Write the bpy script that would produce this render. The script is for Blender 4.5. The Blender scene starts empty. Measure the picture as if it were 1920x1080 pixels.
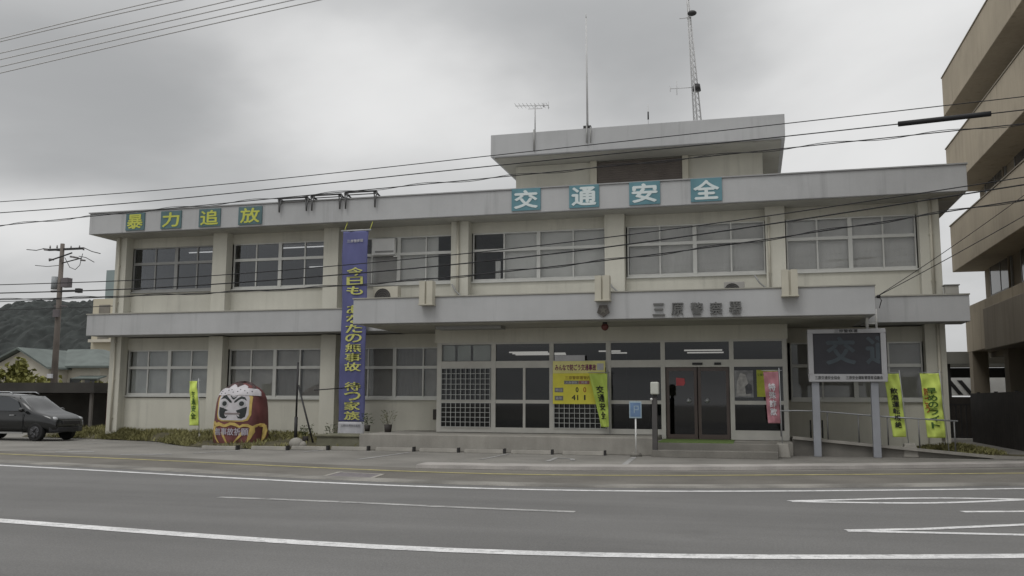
import bpy, bmesh, math, random
from mathutils import Vector, Matrix, noise as mnoise
R = math.radians
rnd = random.Random(7)
SC = bpy.context.scene
COL = SC.collection

# ------------------------------------------------------------------ camera
cam_d = bpy.data.cameras.new("camera")
cam = bpy.data.objects.new("camera", cam_d); COL.objects.link(cam)
cam_d.sensor_width = 36.0; cam_d.lens = 1698 / 1920 * 36
cam_d.clip_start = 0.1; cam_d.clip_end = 5000
cam.matrix_world = (Matrix.Translation((0, 0, 1.5)) @ Matrix.Rotation(R(14.83), 4, 'Z')
                    @ Matrix.Rotation(R(90 + 7.10), 4, 'X') @ Matrix.Rotation(R(0.25), 4, 'Z'))
SC.camera = cam

# ------------------------------------------------------------------ world, sun, exposure
SUN_EL, SUN_AZ = R(58), R(200)          # soft light from behind the camera, high up
w = bpy.data.worlds.new("World"); SC.world = w; w.use_nodes = True
nt = w.node_tree; nt.nodes.clear()
def wn(t, **k):
    n = nt.nodes.new(t)
    for a, b in k.items(): setattr(n, a, b)
    return n
out = wn('ShaderNodeOutputWorld'); bg = wn('ShaderNodeBackground'); bg.inputs[1].default_value = 0.1
sky = wn('ShaderNodeTexSky', sky_type='NISHITA'); sky.sun_disc = False
sky.sun_elevation = SUN_EL; sky.sun_rotation = SUN_AZ
tc = wn('ShaderNodeTexCoord')
nrm = wn('ShaderNodeVectorMath', operation='NORMALIZE'); nt.links.new(tc.outputs['Generated'], nrm.inputs[0])
sep = wn('ShaderNodeSeparateXYZ'); nt.links.new(nrm.outputs[0], sep.inputs[0])
zp = wn('ShaderNodeMath', operation='MAXIMUM'); zp.inputs[1].default_value = 0.0; nt.links.new(sep.outputs[2], zp.inputs[0])
den = wn('ShaderNodeMath', operation='ADD'); den.inputs[1].default_value = 0.28; nt.links.new(zp.outputs[0], den.inputs[0])
dx = wn('ShaderNodeMath', operation='DIVIDE'); nt.links.new(sep.outputs[0], dx.inputs[0]); nt.links.new(den.outputs[0], dx.inputs[1])
dy = wn('ShaderNodeMath', operation='DIVIDE'); nt.links.new(sep.outputs[1], dy.inputs[0]); nt.links.new(den.outputs[0], dy.inputs[1])
cmb = wn('ShaderNodeCombineXYZ'); nt.links.new(dx.outputs[0], cmb.inputs[0]); nt.links.new(dy.outputs[0], cmb.inputs[1])
CLOUD_W = 3.3
n1 = wn('ShaderNodeTexNoise', noise_dimensions='4D'); n1.inputs['W'].default_value = CLOUD_W
n1.inputs['Scale'].default_value = 1.15; n1.inputs['Detail'].default_value = 6; n1.inputs['Roughness'].default_value = 0.5
n1.inputs['Distortion'].default_value = 0.4
nt.links.new(cmb.outputs[0], n1.inputs['Vector'])
cr = wn('ShaderNodeValToRGB'); cr.color_ramp.interpolation = 'B_SPLINE'
cr.color_ramp.elements[0].position = 0.30; cr.color_ramp.elements[0].color = (.46, .468, .474, 1)
cr.color_ramp.elements[1].position = 0.68; cr.color_ramp.elements[1].color = (1.0, 1.0, .995, 1)
# broad banks of lighter and darker cloud, placed by direction in the sky
n2 = wn('ShaderNodeTexNoise'); n2.inputs['Scale'].default_value = 2.2; n2.inputs['Detail'].default_value = 4
nt.links.new(cmb.outputs[0], n2.inputs['Vector'])
wv = wn('ShaderNodeVectorMath', operation='MULTIPLY_ADD'); wv.inputs[1].default_value = (.34, .34, 0); wv.inputs[2].default_value = (-.17, -.17, 0)
nt.links.new(n2.outputs[1], wv.inputs[0])
wa = wn('ShaderNodeVectorMath', operation='ADD'); nt.links.new(cmb.outputs[0], wa.inputs[0]); nt.links.new(wv.outputs[0], wa.inputs[1])
flat_ = wn('ShaderNodeVectorMath', operation='MULTIPLY'); flat_.inputs[1].default_value = (1, 1, 0); nt.links.new(wa.outputs[0], flat_.inputs[0])
acc = n1.outputs[0]
for (bx_, by_, br_, ba_) in [(-1.16,1.36,.42,-.24),(-.62,1.40,.34,.24),(-.20,1.42,.36,-.26),(.12,1.36,.26,.14),(-1.5,1.62,.30,.24),(-.48,1.14,.26,-.12),(.2,1.8,.45,.12),(-.72,1.72,.3,.06)]:
    di = wn('ShaderNodeVectorMath', operation='DISTANCE'); di.inputs[1].default_value = (bx_, by_, 0); nt.links.new(flat_.outputs[0], di.inputs[0])
    mr = wn('ShaderNodeMapRange', interpolation_type='SMOOTHERSTEP'); mr.inputs[1].default_value = br_*1.25; mr.inputs[2].default_value = 0.0
    mr.inputs[3].default_value = 0.0; mr.inputs[4].default_value = ba_; nt.links.new(di.outputs['Value'], mr.inputs[0])
    ad = wn('ShaderNodeMath', operation='ADD'); nt.links.new(acc, ad.inputs[0]); nt.links.new(mr.outputs[0], ad.inputs[1]); acc = ad.outputs[0]
nt.links.new(acc, cr.inputs[0])
# overcast sky is brighter towards the zenith
zen = wn('ShaderNodeMapRange'); zen.inputs[1].default_value = 0.35; zen.inputs[2].default_value = 1.0
zen.inputs[3].default_value = 6.4; zen.inputs[4].default_value = 13.0; nt.links.new(sep.outputs[2], zen.inputs[0])
sc_ = wn('ShaderNodeVectorMath', operation='SCALE'); nt.links.new(cr.outputs[0], sc_.inputs[0]); nt.links.new(zen.outputs[0], sc_.inputs[3])
mx = wn('ShaderNodeMixRGB'); mx.inputs[0].default_value = 0.985
nt.links.new(sky.outputs[0], mx.inputs[1]); nt.links.new(sc_.outputs[0], mx.inputs[2])
nt.links.new(mx.outputs[0], bg.inputs[0]); nt.links.new(bg.outputs[0], out.inputs[0])

sun_d = bpy.data.lights.new("sun", 'SUN'); sun_d.energy = 0.6; sun_d.angle = R(25); sun_d.color = (1.0, 0.985, 0.96)
sun = bpy.data.objects.new("sun", sun_d); COL.objects.link(sun)
sun.rotation_euler = Vector((-math.sin(SUN_AZ) * math.cos(SUN_EL), -math.cos(SUN_AZ) * math.cos(SUN_EL), -math.sin(SUN_EL))).to_track_quat('-Z', 'Y').to_euler()
SC.view_settings.view_transform = 'Standard'; SC.view_settings.look = 'None'
SC.view_settings.exposure = 0.36; SC.view_settings.gamma = 1.0
SC.render.film_transparent = False

# ------------------------------------------------------------------ materials
MATS = {}
def mat(name, col, rough=0.7, var=0.12, scale=2.0, streak=0.0, metal=0.0, spec=0.3, bump=0.0, bscale=60, emit=None, estr=0.0, fine=0.0, drip=0.0, lanes=0.0, wear=0.0):
    if name in MATS: return MATS[name]
    m = bpy.data.materials.new(name); m.use_nodes = True
    t = m.node_tree; b = t.nodes['Principled BSDF']
    b.inputs['Roughness'].default_value = rough; b.inputs['Metallic'].default_value = metal
    b.inputs['Specular IOR Level'].default_value = spec
    c = t.nodes.new('ShaderNodeTexCoord')
    mixn = None
    last = t.nodes.new('ShaderNodeRGB'); last.outputs[0].default_value = (*col, 1); cur = last.outputs[0]
    def layer(cur, scl, amt, vscale=(1, 1, 1), lo=0.35, hi=0.65, detail=5):
        mp = t.nodes.new('ShaderNodeMapping'); mp.inputs['Scale'].default_value = vscale
        t.links.new(c.outputs['Object'], mp.inputs[0])
        n = t.nodes.new('ShaderNodeTexNoise'); n.inputs['Scale'].default_value = scl; n.inputs['Detail'].default_value = detail
        t.links.new(mp.outputs[0], n.inputs[0])
        r = t.nodes.new('ShaderNodeMapRange'); r.inputs[1].default_value = lo; r.inputs[2].default_value = hi
        r.inputs[3].default_value = 1 - amt; r.inputs[4].default_value = 1 + amt * 0.6
        t.links.new(n.outputs[0], r.inputs[0])
        s = t.nodes.new('ShaderNodeVectorMath'); s.operation = 'SCALE'
        t.links.new(cur, s.inputs[0]); t.links.new(r.outputs[0], s.inputs[3])
        return s.outputs[0]
    if var: cur = layer(cur, scale, var)
    if fine: cur = layer(cur, 55, fine, detail=3)
    if streak: cur = layer(cur, 1.0, streak, (5, 5, 0.35), 0.3, 0.6)
    def sparse(cur, vscale, amt, lo, hi, scl=1.0):
        mp = t.nodes.new('ShaderNodeMapping'); mp.inputs['Scale'].default_value = vscale; t.links.new(c.outputs['Object'], mp.inputs[0])
        n = t.nodes.new('ShaderNodeTexNoise'); n.inputs['Scale'].default_value = scl; n.inputs['Detail'].default_value = 6; n.inputs['Roughness'].default_value = .6
        t.links.new(mp.outputs[0], n.inputs[0])
        r = t.nodes.new('ShaderNodeMapRange'); r.inputs[1].default_value = lo; r.inputs[2].default_value = hi; r.inputs[3].default_value = 1 - amt; r.inputs[4].default_value = 1
        t.links.new(n.outputs[0], r.inputs[0])
        q = t.nodes.new('ShaderNodeVectorMath'); q.operation = 'SCALE'; t.links.new(cur, q.inputs[0]); t.links.new(r.outputs[0], q.inputs[3]); return q.outputs[0]
    if drip: cur = sparse(cur, (3.1, 3.1, .22), drip, .30, .43); cur = sparse(cur, (.35, .35, .5), drip*.6, .32, .5)
    if wear: cur = sparse(cur, (7, 7, 1), wear, .34, .47); cur = sparse(cur, (.8, .8, 1), wear*.5, .3, .5)
    if lanes: cur = sparse(cur, (.07, .9, 1), lanes, .36, .6); cur = sparse(cur, (.5, .8, 1), lanes*.8, .28, .40)
    t.links.new(cur, b.inputs['Base Color'])
    if bump:
        n = t.nodes.new('ShaderNodeTexNoise'); n.inputs['Scale'].default_value = bscale; n.inputs['Detail'].default_value = 4
        t.links.new(c.outputs['Object'], n.inputs[0])
        bp = t.nodes.new('ShaderNodeBump'); bp.inputs['Strength'].default_value = bump; bp.inputs['Distance'].default_value = 0.02
        t.links.new(n.outputs[0], bp.inputs['Height']); t.links.new(bp.outputs[0], b.inputs['Normal'])
    if emit:
        b.inputs['Emission Color'].default_value = (*emit, 1); b.inputs['Emission Strength'].default_value = estr
    MATS[name] = m
    return m
def glass(name, tint, refl=1.0):
    if name in MATS: return MATS[name]
    m = bpy.data.materials.new(name); m.use_nodes = True; t = m.node_tree; t.nodes.clear()
    o = t.nodes.new('ShaderNodeOutputMaterial'); mix = t.nodes.new('ShaderNodeMixShader')
    tr = t.nodes.new('ShaderNodeBsdfTransparent'); tr.inputs[0].default_value = (*tint, 1)
    g = t.nodes.new('ShaderNodeBsdfGlossy'); g.inputs['Roughness'].default_value = 0.03; g.inputs[0].default_value = (.8, .82, .84, 1)
    f = t.nodes.new('ShaderNodeFresnel'); f.inputs[0].default_value = 1.5
    mu = t.nodes.new('ShaderNodeMath'); mu.operation = 'MULTIPLY_ADD'; mu.inputs[1].default_value = refl; mu.inputs[2].default_value = 0.015 * refl
    t.links.new(f.outputs[0], mu.inputs[0]); t.links.new(mu.outputs[0], mix.inputs[0])
    t.links.new(tr.outputs[0], mix.inputs[1]); t.links.new(g.outputs[0], mix.inputs[2]); t.links.new(mix.outputs[0], o.inputs[0])
    MATS[name] = m; return m

WALL = mat('cream_wall_paint', (.565, .55, .478), .85, .08, .5, streak=.03, drip=.14, bump=.15, fine=.04)
FASC = mat('grey_fascia_paint', (.435, .438, .44), .8, .06, .5, streak=.02, drip=.15, bump=.1, fine=.03)
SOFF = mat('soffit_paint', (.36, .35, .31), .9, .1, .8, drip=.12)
ALU = mat('aluminium_frame', (.56, .56, .53), .45, .06, 3, metal=.35)
ALUD = mat('dull_aluminium', (.30, .30, .29), .5, .06, 3, metal=.3)
GLASS = glass('window_glass', (.965, .97, .97), .55)
GLASSD = glass('smoked_glass', (.42, .43, .45))
GLASSE = glass('entrance_glass', (.45, .45, .45), .9)
GLASS2 = glass('tinted_glass', (.55, .56, .58), 1.7)
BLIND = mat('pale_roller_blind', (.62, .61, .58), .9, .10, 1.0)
CURT = mat('grey_curtain', (.20, .195, .185), .9, .1, 1.5)
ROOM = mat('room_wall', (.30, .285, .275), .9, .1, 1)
TUBE = mat('fluorescent_tube', (.9, .9, .9), .5, 0, emit=(1, .98, .92), estr=1.1)
ASPH = mat('road_asphalt', (.172, .169, .164), .92, .09, .35, fine=.16, lanes=.13, bump=.5, bscale=120)
LOT = mat('forecourt_asphalt', (.23, .22, .20), .95, .20, .45, fine=.18, bump=.5, bscale=90)
SIDE = mat('verge_asphalt', (.155, .145, .128), .95, .2, .6, fine=.18, bump=.4, bscale=90)
CONC = mat('concrete', (.31, .295, .265), .9, .14, 1.2, streak=.07, fine=.08, bump=.3)
CONCD = mat('dark_concrete', (.20, .19, .17), .9, .2, 1.5, fine=.1, bump=.3)
WHITEP = mat('worn_white_line', (.66, .655, .65), .85, .12, 3, fine=.18, wear=.38)
FADED = mat('faded_white_line', (.36, .355, .345), .9, .25, 3, fine=.2, wear=.4)
YELP = mat('faded_yellow_line', (.36, .32, .15), .9, .25, 3, fine=.2)
DARK = mat('dark_metal', (.034, .033, .034), .5, .1, 3)
WIRE = mat('cable_rubber', (.02, .02, .022), .6, 0)
WIREG = mat('bare_steel_cable', (.55, .545, .54), .5, 0)
STEEL = mat('galvanised_steel', (.40, .41, .42), .45, .1, 4, metal=.5)
POSTG = mat('grey_sign_post', (.30, .31, .335), .5, .08, 2, metal=.15, streak=.06)
WHITE = mat('white_paint', (.72, .72, .70), .5, .06, 2)
CREAM = mat('cream_plastic', (.50, .475, .395), .55, .06, 2)
TEAL = mat('teal_sign_enamel', (.12, .245, .285), .5, .12, 2)
TEALD = mat('dark_teal_enamel', (.10, .165, .175), .5, .12, 2)
YTXT = mat('yellow_green_letter', (.50, .52, .10), .5, .05, 2)
WTXT = mat('pale_letter', (.62, .68, .68), .5, .03, 2)
BLUE = mat('blue_banner_cloth', (.112, .118, .25), .8, .1, 1.0)
BYEL = mat('banner_yellow', (.56, .56, .18), .7, .06, 2)
CLOTHW = mat('white_cloth', (.50, .50, .52), .8, .1, 3)
FLAGY = mat('fluorescent_yellow_cloth', (.58, .70, .15), .7, .08, 2)
FLAGP = mat('pink_cloth', (.36, .165, .19), .8, .12, 3)
INK = mat('black_ink', (.03, .03, .03), .6, 0)
INKG = mat('dark_green_ink', (.06, .13, .03), .6, 0)
INKR = mat('red_ink', (.35, .06, .03), .6, 0)
PURP = mat('purple_ink', (.17, .03, .10), .6, 0)
BOARDY = mat('yellow_board', (.74, .68, .09), .6, .08, 3)
BOARDP = mat('pale_yellow_board', (.74, .70, .30), .6, .08, 3)
RED = mat('daruma_red', (.16, .06, .058), .6, .28, 2.2, streak=.14, drip=.18)
GOLD = mat('gold_paint', (.50, .37, .12), .5, .22, 5)
WOOD = mat('dark_brown_wood', (.075, .045, .035), .6, .2, 3)
DOORM = mat('bronze_door', (.085, .062, .054), .35, .1, 2, spec=.5)
MATGRN = mat('green_mat', (.115, .17, .05), .95, .2, 8)
CARP = mat('car_paint', (.012, .013, .0135), .14, .05, 2, spec=.7)
RUB = mat('tyre_rubber', (.02, .02, .02), .8, .1, 5)
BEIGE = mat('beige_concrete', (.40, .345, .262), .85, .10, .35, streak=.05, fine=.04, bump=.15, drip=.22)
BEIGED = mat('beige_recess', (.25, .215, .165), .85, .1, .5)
BROWN = mat('dark_fence_board', (.042, .037, .033), .7, .2, 2)
SHUT = mat('brown_louvre', (.165, .145, .13), .6, .1, 2)
GRASS = mat('dry_grass', (.21, .198, .085), .9, .35, 1.5)
SOIL = mat('soil', (.10, .09, .055), .95, .3, 2, fine=.2)
LEAF = mat('leaf', (.055, .075, .025), .7, .4, 4)
LEAFY = mat('yellow_green_leaf', (.17, .168, .045), .7, .4, 1.5)
FOREST = mat('forest_hill', (.038, .043, .041), .95, .40, .16, fine=0)
ROOFT = mat('grey_green_roof_tile', (.12, .14, .13), .7, .15, 1)
HWALL = mat('house_plaster', (.52, .49, .42), .9, .06, 1)

# ------------------------------------------------------------------ mesh helpers
class MB:
    def __init__(s): s.v = []; s.f = []; s.smooth = []
    def add(s, vs, fs, sm=False):
        o = len(s.v); s.v += [tuple(p) for p in vs]
        for f in fs: s.f.append([i + o for i in f]); s.smooth.append(sm)
        return s
    def box(s, x0, x1, y0, y1, z0, z1):
        return s.add([(x0,y0,z0),(x1,y0,z0),(x1,y1,z0),(x0,y1,z0),(x0,y0,z1),(x1,y0,z1),(x1,y1,z1),(x0,y1,z1)],
                     [(0,3,2,1),(4,5,6,7),(0,1,5,4),(1,2,6,5),(2,3,7,6),(3,0,4,7)])
    def cyl(s, p0, p1, r0, r1=None, n=12, cap=True):
        if r1 is None: r1 = r0
        p0, p1 = Vector(p0), Vector(p1); d = (p1 - p0).normalized()
        a = d.orthogonal().normalized(); b = d.cross(a)
        vs = []; fs = []
        for p, r in ((p0, r0), (p1, r1)):
            for i in range(n):
                t = 2 * math.pi * i / n; vs.append(p + (a * math.cos(t) + b * math.sin(t)) * r)
        for i in range(n): fs.append((i, (i + 1) % n, n + (i + 1) % n, n + i))
        s.add(vs, fs, True)
        if cap: s.add(vs, [tuple(range(n - 1, -1, -1)), tuple(range(n, 2 * n))])
        return s
    def tube(s, pts, r, n=6):
        pts = [Vector(p) for p in pts]; vs = []; fs = []
        up = Vector((0, 0, 1))
        for i, p in enumerate(pts):
            d = (pts[min(i + 1, len(pts) - 1)] - pts[max(i - 1, 0)]).normalized()
            a = d.cross(up)
            if a.length < 1e-3: a = d.orthogonal()
            a.normalize(); b = a.cross(d)
            for k in range(n):
                t = 2 * math.pi * k / n; vs.append(p + (a * math.cos(t) + b * math.sin(t)) * r)
        for i in range(len(pts) - 1):
            for k in range(n): fs.append((i*n+k, i*n+(k+1) % n, (i+1)*n+(k+1) % n, (i+1)*n+k))
        s.add(vs, fs, True); e = (len(pts) - 1) * n
        s.add(vs, [tuple(range(n - 1, -1, -1)), tuple(e + i for i in range(n))])
        return s
    def prism(s, poly, y0, y1):     # poly in (x,z), extruded along y
        n = len(poly); vs = [(x, y0, z) for x, z in poly] + [(x, y1, z) for x, z in poly]
        return s.add(vs, [tuple(range(n)), tuple(range(2*n-1, n-1, -1))] + [(i, n+i, n+(i+1) % n, (i+1) % n) for i in range(n)])
    def prismz(s, poly, z0, z1):    # poly in (x,y), extruded up
        n = len(poly); vs = [(x, y, z0) for x, y in poly] + [(x, y, z1) for x, y in poly]
        return s.add(vs, [tuple(range(n-1, -1, -1)), tuple(range(n, 2*n))] + [(i, (i+1) % n, n+(i+1) % n, n+i) for i in range(n)])
    def prismx(s, poly, x0, x1):    # poly in (y,z), extruded along x
        n = len(poly); vs = [(x0, y, z) for y, z in poly] + [(x1, y, z) for y, z in poly]
        return s.add(vs, [tuple(range(n)), tuple(range(2*n-1, n-1, -1))] + [(i, n+i, n+(i+1) % n, (i+1) % n) for i in range(n)])
    def sphere(s, c, rx, ry=None, rz=None, n=12, m=8):
        ry = ry or rx; rz = rz or rx; vs = []; fs = []
        for j in range(m + 1):
            ph = math.pi * j / m
            for i in range(n):
                t = 2 * math.pi * i / n
                vs.append((c[0]+rx*math.sin(ph)*math.cos(t), c[1]+ry*math.sin(ph)*math.sin(t), c[2]+rz*math.cos(ph)))
        for j in range(m):
            for i in range(n): fs.append((j*n+i, (j+1)*n+i, (j+1)*n+(i+1) % n, j*n+(i+1) % n))
        return s.add(vs, fs, True)
    def mesh(s, name, recalc=True):
        me = bpy.data.meshes.new(name); me.from_pydata(s.v, [], s.f)
        me.polygons.foreach_set('use_smooth', s.smooth)
        if recalc:
            b = bmesh.new(); b.from_mesh(me); bmesh.ops.remove_doubles(b, verts=b.verts, dist=1e-5)
            bmesh.ops.recalc_face_normals(b, faces=b.faces); b.to_mesh(me); b.free()
        me.update(); return me
def link(name, me, m, parent=None, bevel=0):
    o = bpy.data.objects.new(name, me); COL.objects.link(o)
    if m: o.data.materials.append(m)
    if parent is not None:
        o.parent = parent; L = parent
        o.matrix_parent_inverse = world_inv(parent)
    if bevel:
        bv = o.modifiers.new('bevel', 'BEVEL'); bv.width = bevel; bv.segments = 2; bv.limit_method = 'ANGLE'
    return o
BASE = {}
def world_inv(p):
    b = BASE.get(p.name, Vector((0, 0, 0)))
    return Matrix.Translation(-b)
def build(name, mb, m, parent=None, bevel=0, recalc=True): return link(name, mb.mesh(name, recalc), m, parent, bevel)
def tag(o, label=None, cat=None, group=None, kind=None):
    if label: o['label'] = label
    if cat: o['category'] = cat
    if group: o['group'] = group
    if kind: o['kind'] = kind
    return o
def thing(name, loc, label, cat, group=None):
    o = bpy.data.objects.new(name, None); COL.objects.link(o); o.location = loc; o.empty_display_size = .2
    BASE[o.name] = Vector(loc)
    return tag(o, label, cat, group)
def struct(name, mb, m): return tag(build(name, mb, m), kind='structure')
def copy_thing(o, delta, label, group=None):
    r = o.copy(); COL.objects.link(r); r.location = o.location + Vector(delta); r['label'] = label
    if group: r['group'] = group
    for c in o.children:
        d = c.copy(); COL.objects.link(d); d.parent = r; d.matrix_parent_inverse = c.matrix_parent_inverse.copy()
        for g in c.children:
            e = g.copy(); COL.objects.link(e); e.parent = d; e.matrix_parent_inverse = g.matrix_parent_inverse.copy()
    return r
DG = bpy.context.evaluated_depsgraph_get
def text_mesh(body, offset=0.0, extrude=0.0):
    bold = offset; offset = 0.0
    c = bpy.data.curves.new('lettering', 'FONT'); c.body = body; c.offset = offset; c.extrude = extrude; c.resolution_u = 3
    o = bpy.data.objects.new('lettering', c); COL.objects.link(o)
    bpy.context.view_layer.update()
    me = bpy.data.meshes.new_from_object(o.evaluated_get(DG()))
    bpy.data.objects.remove(o); bpy.data.curves.remove(c)
    if bold > .006:
        v0 = [v.co.copy() for v in me.vertices]; f0 = [tuple(p.vertices) for p in me.polygons]; vs = []; fs = []
        for k, (a, b) in enumerate(((0,0),(1,0),(-1,0),(0,1),(0,-1))):
            o_ = len(vs); vs += [(p.x+a*bold, p.y+b*bold, p.z*(1+.06*k)) for p in v0]; fs += [tuple(i+o_ for i in f) for f in f0]
        me2 = bpy.data.meshes.new('lettering'); me2.from_pydata(vs, [], fs); me2.update(); bpy.data.meshes.remove(me); me = me2
    return me
def txt(name, body, m, parent, cx, y, cz, wd, ht, offset=0.012, thick=0.006, keep=False):
    """lettering standing on a plane facing -Y, centred at (cx, y, cz), fitted into wd x ht"""
    me = text_mesh(body, offset, 0.5)
    xs = [v.co.x for v in me.vertices]; ys = [v.co.y for v in me.vertices]
    if not xs: return None
    w0 = max(xs) - min(xs); h0 = max(ys) - min(ys); mx_ = (max(xs) + min(xs)) / 2; my_ = (max(ys) + min(ys)) / 2
    sx = wd / w0; sy = ht / h0
    if keep: sx = sy = min(sx, sy)
    for v in me.vertices:
        v.co = Vector((cx + (v.co.x - mx_) * sx, y - thick * (v.co.z + .5), cz + (v.co.y - my_) * sy))
    me.materials.clear()
    o = link(name, me, m, parent)
    return o
def vtxt(name, body, m, parent, cx, y, ztop, zbot, wd, offset=.012, thick=.006, xoff=None):
    """vertical lettering as one mesh; spaces leave a gap"""
    n = len(body); st = (ztop - zbot) / n; mb = MB()
    for i, ch in enumerate(body):
        if ch == ' ': continue
        me = text_mesh(ch, offset, .5)
        xs = [v.co.x for v in me.vertices]; ys = [v.co.y for v in me.vertices]
        if not xs: continue
        mx_ = (max(xs)+min(xs))/2; my_ = (max(ys)+min(ys))/2; w0 = max(max(xs)-min(xs), .6); h0 = max(max(ys)-min(ys), .6)
        sx = wd / w0; sy = st * .9 / h0; cz = ztop - st * (i + .5)
        cxx = cx + (xoff(cz) if xoff else 0)
        mb.add([(cxx+(v.co.x-mx_)*sx, y-thick*(v.co.z+.5), cz+(v.co.y-my_)*sy) for v in me.vertices], [tuple(p.vertices) for p in me.polygons])
        bpy.data.meshes.remove(me)
    return build(name, mb, m, parent, recalc=False)
def polyfit(pts, x):
    """smooth curve through measured points: Catmull-Rom in x, straight beyond the ends"""
    if x <= pts[0][0]:
        (a, b), (c, d) = pts[0], pts[1]; return b + (x - a) * (d - b) / (c - a)
    if x >= pts[-1][0]:
        (a, b), (c, d) = pts[-2], pts[-1]; return d + (x - c) * (d - b) / (c - a)
    for i in range(len(pts) - 1):
        if pts[i][0] <= x <= pts[i+1][0]:
            p1, p2 = pts[i], pts[i+1]
            p0 = pts[i-1] if i else (2*p1[0]-p2[0], 2*p1[1]-p2[1]); p3 = pts[i+2] if i + 2 < len(pts) else (2*p2[0]-p1[0], 2*p2[1]-p1[1])
            t = (x - p1[0]) / (p2[0] - p1[0]); h = p2[0] - p1[0]
            m1 = (p2[1]-p0[1])/(p2[0]-p0[0]) * h; m2 = (p3[1]-p1[1])/(p3[0]-p1[0]) * h
            return (2*t**3-3*t*t+1)*p1[1] + (t**3-2*t*t+t)*m1 + (-2*t**3+3*t*t)*p2[1] + (t**3-t*t)*m2
def smoothpts(pts, lo, hi, n=40):
    q = [(lo + (hi - lo) * i / n) for i in range(n + 1)]
    ys = [polyfit(pts, x) for x in q]
    for _ in range(6): ys = [ys[0]] + [(ys[i-1] + 2*ys[i] + ys[i+1]) / 4 for i in range(1, n)] + [ys[-1]]
    return list(zip(q, ys))
def strip(mb, line, w0, w1, z):
    """flat ribbon from line-w0 to line+w1 (offset in y)"""
    vs = []; fs = []
    for x, y in line: vs += [(x, y - w0, z), (x, y + w1, z)]
    for i in range(len(line) - 1): fs.append((2*i, 2*i+2, 2*i+3, 2*i+1))
    return mb.add(vs, fs)

# ------------------------------------------------------------------ ground, road, markings
L_n = [(-9.03,9.45),(-7.31,9.23),(-5.17,8.92),(-3.78,8.82),(-2.33,8.87),(-1.1,9.05),(-.1,9.28),(1.15,9.66),(2.43,10.11)]
L_d = [(-8,12.62),(-5.92,12.57),(-4.13,12.42),(-2.38,12.38)]
L_w = [(-16.46,17.12),(-12.67,16.4),(-9.09,15.6),(-6.34,15.2),(-3.99,15.15),(-1.86,15.45),(-.15,16.0),(2.06,16.9),(4.38,17.93)]
L_y = [(-19.75,20.6),(-15.38,19.95),(-11.15,19.05),(-7.67,18.35),(-4.74,18.15),(-2.25,18.7),(-.17,19.5),(2.52,20.6),(5.34,21.82)]
L_k = [(-7.3,19.62),(-5.22,19.75),(-2.44,20.35),(-.18,21.28),(2.77,22.65),(5.98,24.38)]
struct('ground', MB().add([(-900,-300,0),(900,-300,0),(900,1500,0),(-900,1500,0)], [(0,1,2,3)]), LOT)
wl = smoothpts(L_w, -40, 28, 90)
mb = MB(); vs = []; fs = []
for x, y in wl: vs += [(x, -14, .004), (x, y + .55, .004)]
for i in range(len(wl) - 1): fs.append((2*i, 2*i+2, 2*i+3, 2*i+1))
struct('road', mb.add(vs, fs), ASPH)
yl = smoothpts(L_y, -40, 28, 90)
mb = MB(); vs = []; fs = []
for (x, y), (x2, y2) in zip(wl, yl): vs += [(x, y + 1.05, .005), (x, y2 + 1.0 + max(0, (x+9))*0.02, .005)]
for i in range(len(wl) - 1): fs.append((2*i, 2*i+2, 2*i+3, 2*i+1))
struct('pavement', mb.add(vs, fs), SIDE)
mb = MB(); vs = []; fs = []
for i, (x, y) in enumerate(wl):
    vs += [(x, y + .55, .006), (x, y + .58, .03), (x, y + 1.02, .035), (x, y + 1.06, .005)]
for i in range(len(wl) - 1):
    for k in range(3): fs.append((4*i+k, 4*i+4+k, 4*i+5+k, 4*i+1+k))
struct('gutter', mb.add(vs, fs), mat('gutter_concrete', (.225, .215, .195), .92, .38, .8, fine=.15))
kl = smoothpts(L_k, -7.3, 20, 60)
mb = MB(); vs = []; fs = []
for x, y in kl: vs += [(x, y - .35, .006), (x, y - .33, .085), (x, y + .35, .095), (x, y + .38, .0)]
for i in range(len(kl) - 1):
    for k in range(3): fs.append((4*i+k, 4*i+4+k, 4*i+5+k, 4*i+1+k))
vs_end = [(0, 1, 2, 3)]
struct('kerb', mb.add(vs, fs + vs_end), mat('kerb_concrete', (.34, .32, .30), .9, .16, 1.5, fine=.12))
struct('lane_line', strip(MB(), smoothpts(L_n, -40, 28, 90), .13, .13, .009), WHITEP)
struct('lane_line', strip(MB(), smoothpts(L_d, -8, -2.38, 20), .085, .085, .009), FADED)
struct('road_edge_line', strip(MB(), wl, .10, .10, .009), WHITEP)
struct('kerbside_line', strip(MB(), yl, .10, .10, .010), YELP)
def ribbon(pts, wd, z):
    mb = MB(); vs = []; fs = []
    for i, p in enumerate(pts):
        a = Vector(pts[max(i-1, 0)]); b = Vector(pts[min(i+1, len(pts)-1)]); d = (b - a).normalized(); n = Vector((-d.y, d.x)) * wd / 2
        vs += [(p[0]-n.x, p[1]-n.y, z), (p[0]+n.x, p[1]+n.y, z)]
    for i in range(len(pts)-1): fs.append((2*i, 2*i+2, 2*i+3, 2*i+1))
    return mb.add(vs, fs)
TA = [(.49,14.65),(1.38,15.13),(2.39,15.7),(3.19,15.92),(4.03,16.0),(6,16.2)]
TB = [(.52,14.62),(1.69,14.78),(2.56,14.99),(3.28,15.43),(4.07,16.0),(6,17.3)]
struct('chevron_line', ribbon(smoothpts(TA, .49, 6, 24), .17, .0095), WHITEP)
struct('chevron_line', ribbon(smoothpts(TB, .52, 6, 24), .17, .0085), WHITEP)
struct('lane_line', ribbon([(2.75,13.95),(3.58,14.24),(6,15.1)], .16, .009), WHITEP)
struct('chevron_line', ribbon([(1.02,11.53),(1.94,11.94),(3.19,12.71),(6,14.4)], .15, .0095), WHITEP)
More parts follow.
